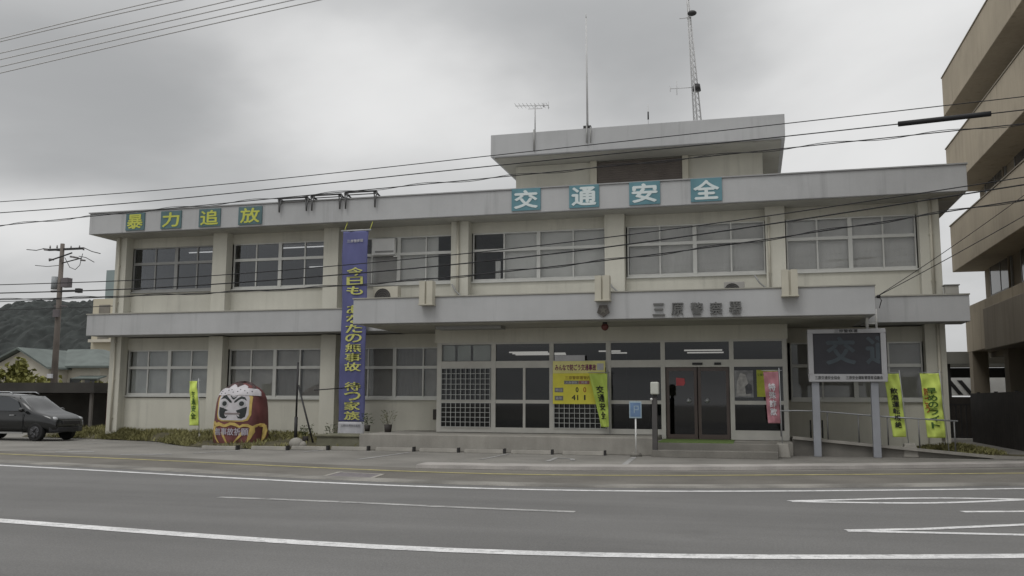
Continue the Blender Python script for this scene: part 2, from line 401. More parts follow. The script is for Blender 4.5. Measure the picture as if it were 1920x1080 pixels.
struct('chevron_line', ribbon([(1.02,11.51),(1.74,11.60),(2.94,11.75),(6,12.2)], .15, .0085), WHITEP)
for a, b, wd in [((-21.74,26.1),(-21.44,27.4),.12),((-20.4,21.9),(-19.36,23.55),.14),((-16.6,21.35),(-15.5,22.05),.3),((-19.1,21.8),(-18.3,22.4),.3),
              ((-12.63,24.2),(-12.57,25.6),.13),((-9.74,21.5),(-9.66,25.0),.13),((-6.8,22.6),(-6.75,25.2),.10),((-2.96,21.06),(-3.15,24.9),.14),((-15.2,22.6),(-14.6,24.2),.12)]:
    struct('parking_line', ribbon([a, b], wd, .008), FADED)
mb = MB()
for a, b in [((-5.0,22.4),(-5.08,23.9)),((-5.08,23.9),(-4.6,23.6)),((-4.6,23.6),(-4.45,22.9))]:
    r_ = ribbon([a, b], .12, .0085 + .0008 * len(mb.f)); mb.add(r_.v, r_.f)
struct('parking_symbol', mb, FADED)
# wavy manhole grate in the pavement
g = thing('drain_grate', (-7.75, 17, 0), 'pale framed steel drain cover set into the pavement before the forecourt', 'drain cover')
fr = MB(); P4 = [(-8.27,16.62),(-7.08,16.3),(-7.27,17.45),(-8.42,17.72)]
for i in range(4):
    a, b = Vector(P4[i]), Vector(P4[(i+1) % 4]); d = (b-a).normalized(); n = Vector((-d.y, d.x))*.09
    fr.prismz([tuple(a), tuple(b), tuple(b+n), tuple(a+n)], .005, .014 + .0005*i)
build('frame', fr, CONC, g)
build('cover', MB().prismz([(x*.93-7.75*.07, y*.93+17*.07) for x, y in P4], .002, .0105), mat('drain_cover', (.17, .155, .16), .7, .2, 8, fine=.2), g)

# ------------------------------------------------------------------ hills
from mathutils import noise as _nz
mb = MB(); vs = []; fs = []
XS = [-640+10*i for i in range(17)]+[-470+1.3*i for i in range(170)]+[-245+12*i for i in range(20)]; ny_ = 100
for j in range(ny_ + 1):
    for x in XS:
        t = j / ny_; y = 300 + 150 * t
        ridge = 47 + 4 * math.sin(x * .013 + 1.2) + 3.5 * math.sin(x * .031) + (x + 390) * .02
        ridge *= max(0, min(1, (-40 - x) / 160)); z = -2 + ridge * 1.03 * math.sin(min(t, .8) * math.pi * .62) / math.sin(.8 * .62 * math.pi)
        z += mnoise.noise(Vector((x*.05, y*.05, 0))) * 3.0 * min(1, t*4)
        if -480 < x < -230:
            d = _nz.voronoi(Vector((x/5.5, y/5.5, 3.0)))[0][0]; z += 4.2*(1-min(1, d*1.25))**.8 + mnoise.noise(Vector((x*.5, y*.5, 5)))*.9
        vs.append((x, y, z))
NX = len(XS)
for j in range(ny_):
    for i in range(NX-1): a = j*NX+i; fs.append((a, a+1, a+NX+1, a+NX))
mb.add(vs, fs, True)
struct('hills', mb, FOREST)

# ------------------------------------------------------------------ police station
PS = thing('police_station', (-9, 29.65, 0), 'long two storey cream police station with grey slab roof and glazed entrance', 'building')
YW = 29.65; YC = 29.25
XL, XR = -23.46, 5.58
CO = [(-23.46,-22.98),(-19.25,-18.66),(-14.74,-14.16),(-9.93,-9.30),(-4.60,-3.94),(.52,1.12),(5.01,5.58)]
Z1s, Z1h, Z2s, Z2h = 1.56, 3.34, 5.57, 7.27
wl_ = MB()
# ground floor front wall: spandrels and lintels bay by bay (the glazed entrance bay is open)
wl_.box(XL, -9.95, YW, YW+.2, 0, Z1s); wl_.box(XL, -9.95, YW, YW+.2, Z1h, 3.80)
wl_.box(1.02, XR, YW, YW+.2, 0, Z1s); wl_.box(1.02, XR, YW, YW+.2, Z1h, 3.80)
wl_.box(XL, XR, YW, YW+.2, 4.3, Z2s); wl_.box(XL, XR, YW, YW+.2, Z2h, 7.66)
wl_.box(XL, XL+.2, YW+.2, 41.8, 0, 7.66); wl_.box(XR-.2, XR, YW+.2, 41.8, 0, 7.66); wl_.box(XL, XR, 41.8, 42, 0, 7.66)
build('wall', wl_, WALL, PS)
for a, b in CO[1:-1]:
    if a < -10 or a > 0.8: build('column', MB().box(a, b, YC, YW+.01, 0, 3.80), WALL, PS, .012)
    build('column', MB().box(a, b, YC, YW+.01, 4.3, 7.66), WALL, PS, .012)
for a, b in (CO[0], CO[-1]): build('column', MB().box(a, b, YC, YW+.012, 0, 7.65), WALL, PS, .012)
# room interior
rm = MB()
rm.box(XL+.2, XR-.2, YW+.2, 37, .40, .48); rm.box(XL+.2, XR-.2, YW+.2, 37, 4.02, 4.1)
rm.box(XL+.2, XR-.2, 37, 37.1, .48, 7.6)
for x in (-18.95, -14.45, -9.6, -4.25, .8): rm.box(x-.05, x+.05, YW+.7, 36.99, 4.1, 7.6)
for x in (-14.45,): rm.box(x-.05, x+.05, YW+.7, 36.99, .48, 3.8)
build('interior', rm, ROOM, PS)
build('reflection_pillar', MB().box(-4.02, -3.3, 30.2, 30.5, .48, 3.55), WOOD, PS)  # brown pillar added behind the glass, standing in for a brownish reflection
# roof and slabs
rs = MB().box(-24.1, 6.25, 28.5, 43, 7.665, 8.46); build('roof_slab', rs, FASC, PS, .015)
build('parapet_cap', MB().box(-24.13, 6.28, 28.46, 28.8, 8.461, 8.50), mat('cap_metal', (.33, .33, .33), .6, .1, 2), PS)
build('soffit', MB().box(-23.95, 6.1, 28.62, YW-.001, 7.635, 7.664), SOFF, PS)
build('balcony_slab', MB().box(-23.95, -11.85, 28.5, YW+.015, 3.835, 4.61), FASC, PS, .015)
build('balcony_slab', MB().box(3.25, 6.12, 28.5, YW+.015, 3.835, 4.60), FASC, PS, .015)
build('slab_coping', MB().box(-23.97, -11.86, 28.47, 28.75, 4.612, 4.65), SOFF, PS)
build('slab_coping', MB().box(3.26, 6.14, 28.47, 28.75, 4.602, 4.64), SOFF, PS)
build('canopy', MB().box(-11.93, 3.24, 25.8, 30.2, 3.84, 4.61), FASC, PS, .015)
build('canopy_coping', MB().box(-11.95, 3.26, 25.77, 26.02, 4.612, 4.645), SOFF, PS)
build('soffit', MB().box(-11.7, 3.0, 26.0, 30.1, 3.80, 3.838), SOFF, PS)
# canopy dark service grooves seen below the edge
build('soffit_duct', MB().box(-9.5, -7.4, 26.6, 27.2, 3.70, 3.799), ALUD, PS)
# penthouse
pw = build('penthouse', MB().box(-8.7, .57, 33.4, 40, 8.47, 10.56), WALL, PS)
build('penthouse_roof', MB().box(-9.33, 1.33, 32, 41, 10.62, 11.48), FASC, pw, .015)
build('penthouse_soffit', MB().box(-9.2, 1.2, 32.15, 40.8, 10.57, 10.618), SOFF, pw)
lv = MB(); lv.box(-5.5, -2.3, 33.33, 33.39, 8.6, 10.5)
for i in range(24): lv.prismx([(33.30, 8.62+i*.08), (33.33, 8.68+i*.08), (33.33, 8.62+i*.08)], -5.48, -2.32)
build('louvre', lv, SHUT, pw)
build('louvre_jamb', MB().box(-5.75, -5.5, 33.25, 33.4, 8.5, 10.56), CREAM, pw); build('louvre_jamb', MB().box(-2.3, -2.08, 33.25, 33.4, 8.5, 10.56), CREAM, pw)
build('roof_pipe', MB().cyl((-7.63, 31.93, 10.75), (-7.63, 31.93, 11.55), .03), ALUD, pw)
build('roof_pipe', MB().cyl((-5.64, 31.93, 10.9), (-5.64, 31.93, 11.55), .03).cyl((-5.50, 31.93, 10.9), (-5.50, 31.93, 11.5), .02), ALUD, pw)
# downpipes
def pipe(x, z0, z1, r=.045):
    m = MB().cyl((x, YC-.06, z0), (x, YC-.06, z1), r)
    z = z0 + .5
    while z < z1: m.box(x-r-.02, x+r+.02, YC-.07, YC+.005, z, z+.04); z += 1.4
    return build('downpipe', m, CREAM, PS)
pipe(-9.66, 4.62, 7.63); pipe(5.32, 4.62, 7.63); pipe(5.36, .4, 3.83); pipe(-23.2, .3, 3.83, .035); pipe(-23.25, 4.62, 7.63, .035); pipe(.62, 5.0, 7.3, .03)

def window(x0, x1, z0, z1, zt, vs_, thick, blinds=(), pane=GLASS, frame=ALU, extra=None, bay=None, y=YW):
    """sliding window: frame with children pane and blind. vs_ = x of mullions, thick = index of the heavy one"""
    m = MB(); f = .045; yo, yi = y+.03, y+.13
    m.box(x0, x1, yo, yi, z0, z0+f); m.box(x0, x1, yo, yi, z1-f, z1)
    m.box(x0, x0+f, yo, yi, z0+f, z1-f); m.box(x1-f, x1, yo, yi, z0+f, z1-f)
    m.box(x0+f, x1-f, yo-.012, yi, zt-.05, zt+.05)
    for i, v in enumerate(vs_):
        t = .065 if i == thick else .024
        for a, b in ((z0+f, zt-.05), (zt+.05, z1-f)): m.box(v-t, v+t, yo+(-.006 if i == thick else .012), yi-.01, a, b)
    xs = [x0] + list(vs_) + [x1]
    for a, b in zip(xs[:-1], xs[1:]): m.box(a+.03, b-.03, yo+.02, yi-.02, z0+f, z0+f+.045)
    m.box(x0-.02, x1+.02, y-.07, y+.03, z0-.05, z0-.002)
    o = build('window', m, frame, PS)
    build('pane', MB().box(x0+f, x1-f, yo+.045, yo+.05, z0+f, z1-f), pane, o)
    for (a, b, c, d, mm) in blinds:
        bm_ = MB(); n = max(2, int((d-c)/.11)); k = 0
        nn = max(1, int((b-a)/.14)); v_ = []; f_ = []; amp_ = .012 if mm.name in ('grey_curtain',) else .0015
        for i in range(nn*4+1):
            xx = a+(b-a)*i/(nn*4); yy = y+.215+amp_*math.sin(i*math.pi/2)
            v_ += [(xx, yy, c), (xx, yy, d)]
        for i in range(nn*4): f_.append((2*i, 2*i+2, 2*i+3, 2*i+1))
        bm_.add(v_, f_, True)
        build('blind', bm_, mm, o)
    return o
C1, B1 = CURT, BLIND
B2 = mat('darker_roller_blind', (.56, .545, .52), .9, .12, 1.0)  # blind cloth slightly darker than the pale one
# upper floor
window(-22.96,-19.30,Z2s,Z2h,6.65,(-22.0,-21.08,-20.18),1,[(-22.93,-22.55,5.6,7.25,DARK)], frame=ALUD, pane=GLASS2)
window(-18.62,-14.78,Z2s,Z2h,6.65,(-17.68,-16.70,-15.70),1,[(-18.58,-18.2,5.6,7.25,DARK)], frame=ALU, pane=GLASS2)
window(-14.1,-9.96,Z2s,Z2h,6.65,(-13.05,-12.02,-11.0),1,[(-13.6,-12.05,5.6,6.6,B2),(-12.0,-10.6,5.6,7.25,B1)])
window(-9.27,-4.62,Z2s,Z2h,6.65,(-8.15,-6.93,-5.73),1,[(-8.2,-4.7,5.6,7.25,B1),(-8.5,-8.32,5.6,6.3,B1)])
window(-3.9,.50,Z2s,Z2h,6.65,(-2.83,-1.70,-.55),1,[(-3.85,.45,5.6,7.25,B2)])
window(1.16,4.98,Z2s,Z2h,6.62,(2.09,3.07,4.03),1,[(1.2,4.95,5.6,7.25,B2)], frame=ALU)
# ground floor
CB_ = mat('beige_grey_blind', (.34, .33, .31), .9, .16, 1.2)
CG = mat('greenish_frosted_blind', (.40, .41, .395), .9, .14, 1.2)
window(-22.96,-19.30,Z1s+.08,Z1h,2.68,(-22.09,-21.16,-20.23),1,[(-22.9,-19.35,1.62,3.3,CG)])
window(-18.62,-14.80,Z1s,Z1h,2.66,(-17.73,-16.76,-15.76),1,[(-18.6,-16.8,1.6,3.3,CB_),(-16.72,-15.78,2.68,3.3,CB_),(-16.72,-15.78,1.6,2.62,C1),(-15.72,-14.85,1.6,3.3,CB_)])
window(-14.1,-9.97,Z1s,Z1h,2.64,(-13.1,-12.10,-11.04),1,[(-14.05,-12.12,1.6,3.3,CB_),(-12.08,-11.06,1.6,3.3,C1),(-11.02,-10.0,1.6,3.3,CB_)])
window(1.16,4.98,Z1s,Z1h,2.62,(2.10,3.07,4.03),1,[(1.2,4.95,1.6,3.3,CB_)], frame=ALU)
# window-mounted white air conditioner panel is inside; ceiling lights
def lamp(x0, x1, y, z):
    m = MB().cyl((x0, y, z-.06), (x1, y, z-.06), .024, n=8)
    return build('ceiling_light', m, TUBE, PS)
for x0, x1, y, z in [(-21.8,-20.0,31.5,7.42),(-17.65,-15.7,31.5,7.45),(-20.9,-18.0,36.2,7.42),(-14.0,-13.0,34,7.4)]: lamp(x0, x1, y, z)
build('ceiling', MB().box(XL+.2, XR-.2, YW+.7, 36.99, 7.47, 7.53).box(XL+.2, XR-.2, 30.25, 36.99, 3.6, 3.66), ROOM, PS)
for x0, x1, y, z in [(-8.3,-6.9,31,3.26),(-8.6,-6.6,32.6,3.3),(-8.9,-6.9,34.2,3.34),(-5.1,-4.35,31.0,3.27),(-5.0,-4.2,32.8,3.3),(-2.2,-.95,31,3.27),(-2.2,-.95,32.5,3.27)]: lamp(x0, x1, y, z)

# glazed entrance bay (frame set forward under the canopy)
YB = 28.0
ef = MB(); T = .06
def vbar(x0, x1, z0=.50, z1=3.36, y0=YB-.02): ef.box(x0, x1, y0, YB+.10, .38 if x0 > -2.8 else z0, z1)
VB = [(-9.92,-9.77),(-8.09,-7.94),(-6.18,-6.04),(-4.38,-4.23),(-2.70,-2.57),(-.66,-.53),(.87,1.0)]
for a, b in VB: vbar(a, b)
for (a, b), (c, d) in zip(VB[:-1], VB[1:]):
    e0, e1 = b, c
    ef.box(e0, e1, YB-.012, YB+.09, 2.54, 2.76)
    ef.box(e0, e1, YB-.012, YB+.09, 3.30, 3.36)
    if a < -2.8 or a > -1:
        ef.box(e0, e1, YB-.012, YB+.09, .50 if a < -2.8 else .38, .66); ef.box(e0, e1, YB-.005, YB+.07, 1.42, 1.53)
for a, b in ((1, 2),):
    xm = -7.0
    ef.box(xm-.04, xm+.04, YB-.008, YB+.07, .66, 1.42); ef.box(xm-.04, xm+.04, YB-.008, YB+.07, 1.53, 2.54)
ENT = build('entrance_frame', ef, mat('entrance_aluminium', (.50, .49, .45), .5, .08, 2, metal=.2), PS)
build('entrance_header', MB().box(-10.0, 1.04, YB-.03, 29.6, 3.362, 3.798), WALL, PS)
build('entrance_side_wall', MB().box(-9.92, -9.80, YB+.11, YW+.19, .5, 3.36).box(.90, 1.02, YB+.11, YW+.19, .5, 3.36), WALL, PS)
gp = MB()
for (a, b), (c, d) in zip(VB[:-1], VB[1:]):
    if a > -9: gp.box(b, c, YB+.03, YB+.035, 2.76, 3.30)
    if not (-2.8 < a < -2): gp.box(b, c, YB+.03, YB+.035, .66, 2.54)
build('entrance_pane', gp, GLASSE, ENT)
build('entrance_pane', MB().box(-9.77, -8.09, YB+.03, YB+.035, 2.76, 3.30), GLASS, ENT)
bb = MB().box(-9.75, -9.35, 28.12, 28.14, 2.78, 3.28).box(-9.27,-8.82,28.12,28.14,2.78,3.28).box(-8.74,-8.15,28.12,28.14,2.78,3.28); build('blind', bb, mat('pale_green_blind', (.34,.36,.335), .9, .1, 1.5), ENT)
bb = MB().box(-7.92, -6.3, 28.5, 28.52, .66, 2.5).box(-5.98,-4.5,28.5,28.52,.66,2.5); build('blind', bb, mat('dark_screen', (.24, .245, .21), .8, .2, 1), ENT)
bb = MB().box(-9.75, -8.15, 28.5, 28.52, .66, 2.5); build('blind', bb, mat('green_grey_screen', (.26, .27, .245), .8, .35, 1.5), ENT)
# lattice guards in front of two panes
def lattice(x0, x1, z0, z1, nx, nz):
    m = MB(); y = YB-.06
    for i in range(nx+1): x = x0+(x1-x0)*i/nx; m.box(x-.0075, x+.0075, y-.010, y+.008, z0, z1)
    for j in range(nz+1): z = z0+(z1-z0)*j/nz; m.box(x0, x1, y-.008, y+.010, z-.0075, z+.0075)
    return build('window_guard', m, mat('white_lattice', (.46, .47, .45), .6, .1, 2), ENT)
lattice(-9.75, -8.11, 1.52, 2.53, 10, 6); lattice(-9.75, -8.11, .67, 1.43, 10, 5); lattice(-6.02, -4.4, .67, 1.43, 10, 5)
# door
for k, (a, b) in enumerate(((-2.55, -1.63), (-1.60, -.68))):
    dm = MB(); f = .09; y0, y1 = YB+.05, YB+.09
    dm.box(a, b, y0, y1, .385, .52); dm.box(a, b, y0, y1, 2.42, 2.53); dm.box(a, a+f, y0, y1, .52, 2.42); dm.box(b-f, b, y0, y1, .52, 2.42)
    d = build('door', dm, DOORM, PS)
    build('pane', MB().box(a+f, b-f, YB+.068, YB+.072, .52, 2.42), glass('door_glass', (.34, .31, .29), 1.3), d)
    hx = -1.88 if k == 0 else -1.33
    build('handle', MB().cyl((hx, YB+.049, 1.53), (hx, YB+.0, 1.53), .075, .06, 16).sphere((hx, YB-.02, 1.53), .055), STEEL, d)
build('door_sensor', MB().box(-1.75, -1.45, YB-.06, YB-.013, 2.60, 2.67), DARK, PS); build('door_sensor', MB().box(-1.1, -.9, YB-.06, YB-.013, 2.60, 2.67), DARK, PS)
tag(build('door_sticker', MB().prism([(-2.25,1.98),(-2.02,1.98),(-1.98,2.05),(-2.0,2.2),(-2.25,2.22)], YB+.040, YB+.048), mat('sticker_red', (.45, .08, .09), .5, .1, 5)),
    'small red warning sticker on the left leaf of the dark entrance door', 'sticker')
# platform, landing, steps
pl = build('entrance_platform', MB().box(-11.6, -2.72, 25.75, 29.64, 0, .485).box(-2.719, 1.05, 26.8, 29.64, 0, .37), CONC, None, .02)
tag(pl, 'low pale concrete platform running under the entrance windows', 'platform')
st = tag(build('entrance_steps', MB().box(-2.70, .62, 25.6, 26.79, 0, .37).box(-2.70, .60, 25.1, 25.6, 0, .185), CONCD, None, .012), 'two low grey concrete steps before the entrance door', 'steps')
tag(build('door_mat', MB().box(-2.62, -.55, 25.63, 27.95, .372, .384), MATGRN), 'green mat on the landing before the dark entrance door', 'mat')
# cream boxes hooked over the canopy parapet
for x in (-9.44, -4.09, 1.05):
    m = MB().box(x-.21, x-.03, 25.5, 25.79, 4.38, 5.08).box(x+.03, x+.21, 25.5, 25.79, 4.38, 5.08).box(x-.029, x+.029, 25.56, 25.79, 4.39, 5.07).box(x-.23, x+.23, 25.48, 25.79, 4.345, 4.379)
    b_ = build('canopy_box', m, CREAM, PS)
# gussets at the feet of upper columns
for x in (-9.3, -3.94, .7):
    m = MB(); p = [(x-.55, YC-.10, 5.45), (x-.4, YC-.10, 5.2), (x-.2, YC-.1, 5.02), (x-.02, YC-.1, 4.9), (x+.05, YC-.1, 4.65)]
    build('overflow_pipe', m.tube(p, .03), ALUD, PS)
build('wall_panel', MB().box(-10.62, -10.42, YW-.05, YW-.001, .85, 1.2), mat('meter_box', (.06, .055, .05), .6, .1, 3), PS)
# letters 三原警察署 and emblem on the canopy
sg = thing('building_sign', (-1.45, 25.79, 3.9), 'five metal characters naming the station mounted on the canopy edge', 'sign')
for ch, x in zip('三原警察署', (-2.52, -2.0, -1.46, -.93, -.41)):
    txt('character', ch, mat('dark_bronze', (.15, .15, .145), .5, .1, 5, metal=.2), sg, x, 25.79, 4.09, .34, .35, .012, .05)
em = thing('emblem', (-4.1, 25.79, 4.1), 'dark pentagonal badge on the canopy edge under a cream box', 'emblem')
pts = [(-4.1+.19*math.sin(i*2*math.pi/5+math.pi), 4.09+.19*math.cos(i*2*math.pi/5+math.pi)) for i in range(5)]
build('badge', MB().prism(pts, 25.74, 25.795), mat('badge_bronze', (.12, .11, .10), .4, .15, 6, metal=.5), em)
st_ = []
for i in range(10):
    r_ = .13 if i % 2 == 0 else .055; st_.append((-4.1+r_*math.sin(i*math.pi/5), 4.1+r_*math.cos(i*math.pi/5)))
build('star', MB().prism(st_, 25.72, 25.739), mat('badge_light', (.17, .16, .14), .4, .1, 6, metal=.3), em)
rl = thing('red_lamp', (-4.14, 26.3, 3.62), 'round red police lamp hanging under the canopy edge', 'lamp')
build('globe', MB().sphere((-4.14, 26.3, 3.66), .11), mat('red_glass', (.11, .035, .03), .5, .1, 4), rl); build('fitting', MB().cyl((-4.14, 26.3, 3.74), (-4.14, 26.3, 3.80), .07), DARK, rl)

# ------------------------------------------------------------------ slogan tiles on the fascia
def tile(ch, x0, x1, z0, z1, tm, lm, label, group, off):
    t = thing('slogan_sign', ((x0+x1)/2, 28.5, z0), label, 'sign', group)
    build('panel', MB().box(x0, x1, 28.455, 28.499, z0, z1), tm, t)
    txt('character', ch, lm, t, (x0+x1)/2, 28.454, (z0+z1)/2, (x1-x0)*.84, (z1-z0)*.84, off, .012)
for ch, x0, x1, nm in (('暴',-22.46,-21.66,'暴 at the roof end nearest the utility pole'),('力',-20.96,-20.10,'力 between the 暴 and 追 squares'),('追',-19.36,-18.48,'追 between the 力 and 放 squares'),('放',-17.74,-16.80,'放 beside the hanging roof rails')):
    tile(ch, x0, x1, 7.735, 8.385, TEALD, YTXT, 'dark teal square with yellow character '+nm, 'yellow slogan squares on the roof edge', .02)
for ch, x0, x1, nm in (('交',-7.56,-6.58,'交 under the TV aerial'),('通',-5.62,-4.64,'通 under the tall thin whip antenna'),('安',-3.66,-2.68,'安 between the 通 and 全 squares'),('全',-1.72,-.76,'全 nearest the lattice mast')):
    tile(ch, x0, x1, 7.735, 8.475, TEAL, WTXT, 'teal square with white character '+nm, 'white slogan squares on the roof edge', .03)
# hanging rails over the parapet
for k, (x0, x1, lb) in enumerate(((-16.12,-14.98,'black hook rail over the roof edge nearest the 放 square'),(-14.85,-13.70,'black hook rail over the roof edge between two others'),(-13.56,-12.38,'black hook rail over the roof edge nearest the blue banner top'))):
    t = thing('roof_rail', ((x0+x1)/2, 28.4, 8.5), lb, 'roof rail', 'hook rails on the roof edge')
    z = 8.60+.04*k
    build('rail', MB().cyl((x0, 28.42, z), (x1, 28.42, z), .028).cyl((x0, 28.42, z-.09), (x1, 28.42, z-.09), .018), DARK, t)
    for x in (x0+.04, x1-.04):
        build('hook', MB().tube([(x-.07, 28.9, z-.05), (x-.06, 28.42, z-.02), (x-.015, 28.40, z-.25), (x, 28.40, 8.1)], .028).tube([(x+.07, 28.42, z-.02), (x+.015, 28.40, z-.25), (x, 28.40, 8.1)], .025), mat('dark_grey_steel', (.10, .10, .10), .5, .1, 3), t)
        build('brace', MB().cyl((x, 28.42, z), (x, 29.2, 8.5), .02), DARK, t)

# ------------------------------------------------------------------ rooftop antennas
ANT = mat('weathered_aerial', (.55, .55, .55), .6, .05, 3)
t = thing('tv_aerial', (-7.63, 32.1, 11.48), 'small TV aerial with a horizontal boom on the penthouse roof', 'antenna')
build('mast', MB().cyl((-7.63,32.1,11.48), (-7.63,32.1,12.58), .025), ANT, t)
m = MB().cyl((-8.4,32.1,12.58), (-7.1,32.1,12.50), .014).cyl((-7.9,32.1,12.42), (-7.35,32.1,12.40), .010)
for i in range(9): x = -8.35+i*.15; m.cyl((x, 31.8, 12.575-.0092*i*1.0), (x, 32.4, 12.575-.0092*i), .008)
m.cyl((-7.12,32.1,12.36), (-7.12,32.1,12.66), .012).cyl((-7.3,32.1,12.45), (-7.3,32.1,12.6), .03)
build('elements', m, ANT, t)
t = thing('whip_antenna', (-5.64, 32.1, 11.48), 'tall thin bare whip antenna on the penthouse roof', 'antenna')
build('pole', MB().cyl((-5.64,32.1,11.48), (-5.67,32.1,15.75), .042, .028), ANT, t); build('clamp', MB().box(-5.78,-5.5,32.0,32.2,11.48,11.58), DARK, t)
build('tip', MB().cyl((-5.67,32.1,15.75), (-5.67,32.1,15.95), .018), ANT, t)
t = thing('stub_antenna', (-3.5, 33, 11.48), 'short stub antenna with sleeve between the whip antenna and mast', 'antenna')
build('rod', MB().cyl((-3.5,33,11.48), (-3.5,33,12.55), .012), ANT, t); build('sleeve', MB().cyl((-3.5,33,11.95), (-3.5,33,12.25), .028), DARK, t)
t = thing('lattice_mast', (-1.65, 34, 11.48), 'tall slender lattice radio mast rising above the penthouse roof', 'mast')
m = MB(); B0, B1_ = Vector((-1.72,34,11.48)), Vector((-2.02,34,16.9))
def mp(u, k):
    c = B0.lerp(B1_, u); r_ = .17*(1-u*.72); a = k*2*math.pi/3+.5
    return c+Vector((r_*math.cos(a), r_*math.sin(a), 0))
for k in range(3): m.cyl(mp(0,k), mp(1,k), .030, .020, 6)
for i in range(22):
    for k in range(3): m.cyl(mp(i/22,k), mp((i+1)/22,(k+1) % 3), .009, n=5); m.cyl(mp(i/22,k), mp(i/22,(k+1) % 3), .009, n=5)
build('lattice', m, ANT, t)
build('drum', MB().sphere((-1.86,33.85,16.3), .18, .12, .11), DARK, t); build('drum', MB().cyl((-1.75,34,13.25), (-1.75,34,13.5), .16, .13), DARK, t)
build('side_antenna', MB().cyl((-1.8,34,13.4), (-2.75,34,13.42), .016).cyl((-2.5,34,13.15), (-2.5,34,13.75), .012).cyl((-2.75,34,13.3), (-2.75,34,13.55), .012), ANT, t)
build('side_antenna', MB().cyl((-1.9,34,16.2), (-2.35,34,16.2), .02), ANT, t)
build('top_antenna', MB().cyl((-2.0,34,16.9), (-2.05,34,18.2), .03).cyl((-2.25,34,17.0), (-2.25,34,17.7), .016).cyl((-2.25,34,17.2), (-2.0,34,17.2), .012), ANT, t)

# ------------------------------------------------------------------ air conditioners on the canopy
def acunit(x0, x1, y0, z0, z1, label, m):
    t = thing('air_conditioner', ((x0+x1)/2, y0, z0), label, 'air conditioner')
    build('casing', MB().box(x0, x1, y0, y0+.32, z0, z1), m, t, .02)
    cx, cz, r_ = x0+(x1-x0)*.40, (z0+z1)/2, min(z1-z0, x1-x0)*.40
    g = MB()
    for k in range(1, 5):
        ring = [(cx+r_*k/4*math.cos(a*math.pi/10), y0-.012, cz+r_*k/4*math.sin(a*math.pi/10)) for a in range(21)]; g.tube(ring, .008, 5)
    build('fan_grille', g, DARK, t)
    build('fan_shade_disc', MB().cyl((cx, y0-.004, cz), (cx, y0+.01, cz), r_, n=24), mat('fan_shadow', (.09, .085, .08), .7, .1, 3), t)  # flat dark disc paints the shade inside the fan opening
acunit(-12.58,-11.66,28.75,4.66,5.38,'cream outdoor air conditioner on the slab beside the blue banner', CREAM)
acunit(-.78,-.16,28.7,4.62,5.2,'small grey fan unit on the canopy roof under the upper windows', mat('grey_fan_casing', (.30, .29, .27), .6, .1, 3))
t = thing('window_air_conditioner', (-12.1, 29.5, 6.65), 'white window air conditioner in the upper window beside the blue banner', 'air conditioner')
build('casing', MB().box(-12.98,-12.12,29.50,29.72,6.62,7.2), WHITE, t, .02); build('vent', MB().box(-12.85,-12.15,29.48,29.499,6.70,6.76), ALUD, t)
t = thing('roof_box', (5.75, 28.7, 4.65), 'small grey box on the far end of the side slab', 'box')
build('casing', MB().box(5.55,5.92,28.8,29.1,4.66,4.92), mat('grey_box', (.35, .34, .31), .7, .1, 3), t, .02); build('lid', MB().box(5.52,5.95,28.77,29.13,4.921,4.95), ALUD, t)

# ------------------------------------------------------------------ blue banner
t = thing('hanging_banner', (-13, 28.3, .35), 'tall blue hanging banner with yellow vertical writing', 'banner')
def bwave(x, z): return 28.31+.03*math.sin(z*1.7)+.025*math.sin(x*9+z)+.012*math.sin(z*5.3+x*4)+.008*math.sin(x*21-z*3)
def cloth(x0, x1, z0, z1, nx, nz, yf, th=.004):
    m = MB(); vs = []; fs = []
    for s in (0, 1):
        for j in range(nz+1):
            for i in range(nx+1):
                x = x0+(x1-x0)*i/nx; z = z0+(z1-z0)*j/nz; vs.append((x, yf(x, z)+s*th, z))
    N = (nx+1)*(nz+1)
    for j in range(nz):
        for i in range(nx):
            a = j*(nx+1)+i; fs.append((a, a+1, a+nx+2, a+nx+1)); fs.append((N+a, N+a+nx+1, N+a+nx+2, N+a+1))
    for i in range(nx): a = i; fs.append((a, N+a, N+a+1, a+1)); b = nz*(nx+1)+i; fs.append((b, b+1, N+b+1, N+b))
    for j in range(nz): a = j*(nx+1); fs.append((a, a+nx+1, N+a+nx+1, N+a)); b = a+nx; fs.append((b, N+b, N+b+nx+1, b+nx+1))
    return m.add(vs, fs, True)
build('cloth', cloth(-13.53,-12.6,.78,7.27,14,110,bwave), BLUE, t)
build('hem', cloth(-13.53,-12.6,.30,.775,8,6,bwave), CLOTHW, t)
def onbanner(o, f):
    for v in o.data.vertices: v.co.y += f(v.co.x, v.co.z)-28.30-.024
    return o
onbanner(vtxt('lettering', '今日も あなたの無事故 待つ家族', BYEL, t, -13.04, 28.30, 6.03, .82, .60, .022, .004), bwave)
onbanner(txt('lettering', '三原警察署', CLOTHW, t, -13.06, 28.30, 6.93, .62, .10, .01, .004), bwave)
onbanner(txt('lettering', '三原交通安全協会', mat('grey_ink', (.12, .12, .14), .7, 0), t, -13.08, 28.30, .66, .72, .07, .0, .004), bwave)
build('top_bar', MB().cyl((-13.62,28.32,7.30), (-12.5,28.32,7.30), .03), STEEL, t)
build('cord', MB().cyl((-13.5,28.32,7.3), (-13.5,28.55,7.64), .012).cyl((-12.55,28.32,7.3), (-12.55,28.55,7.64), .012), YTXT, t)

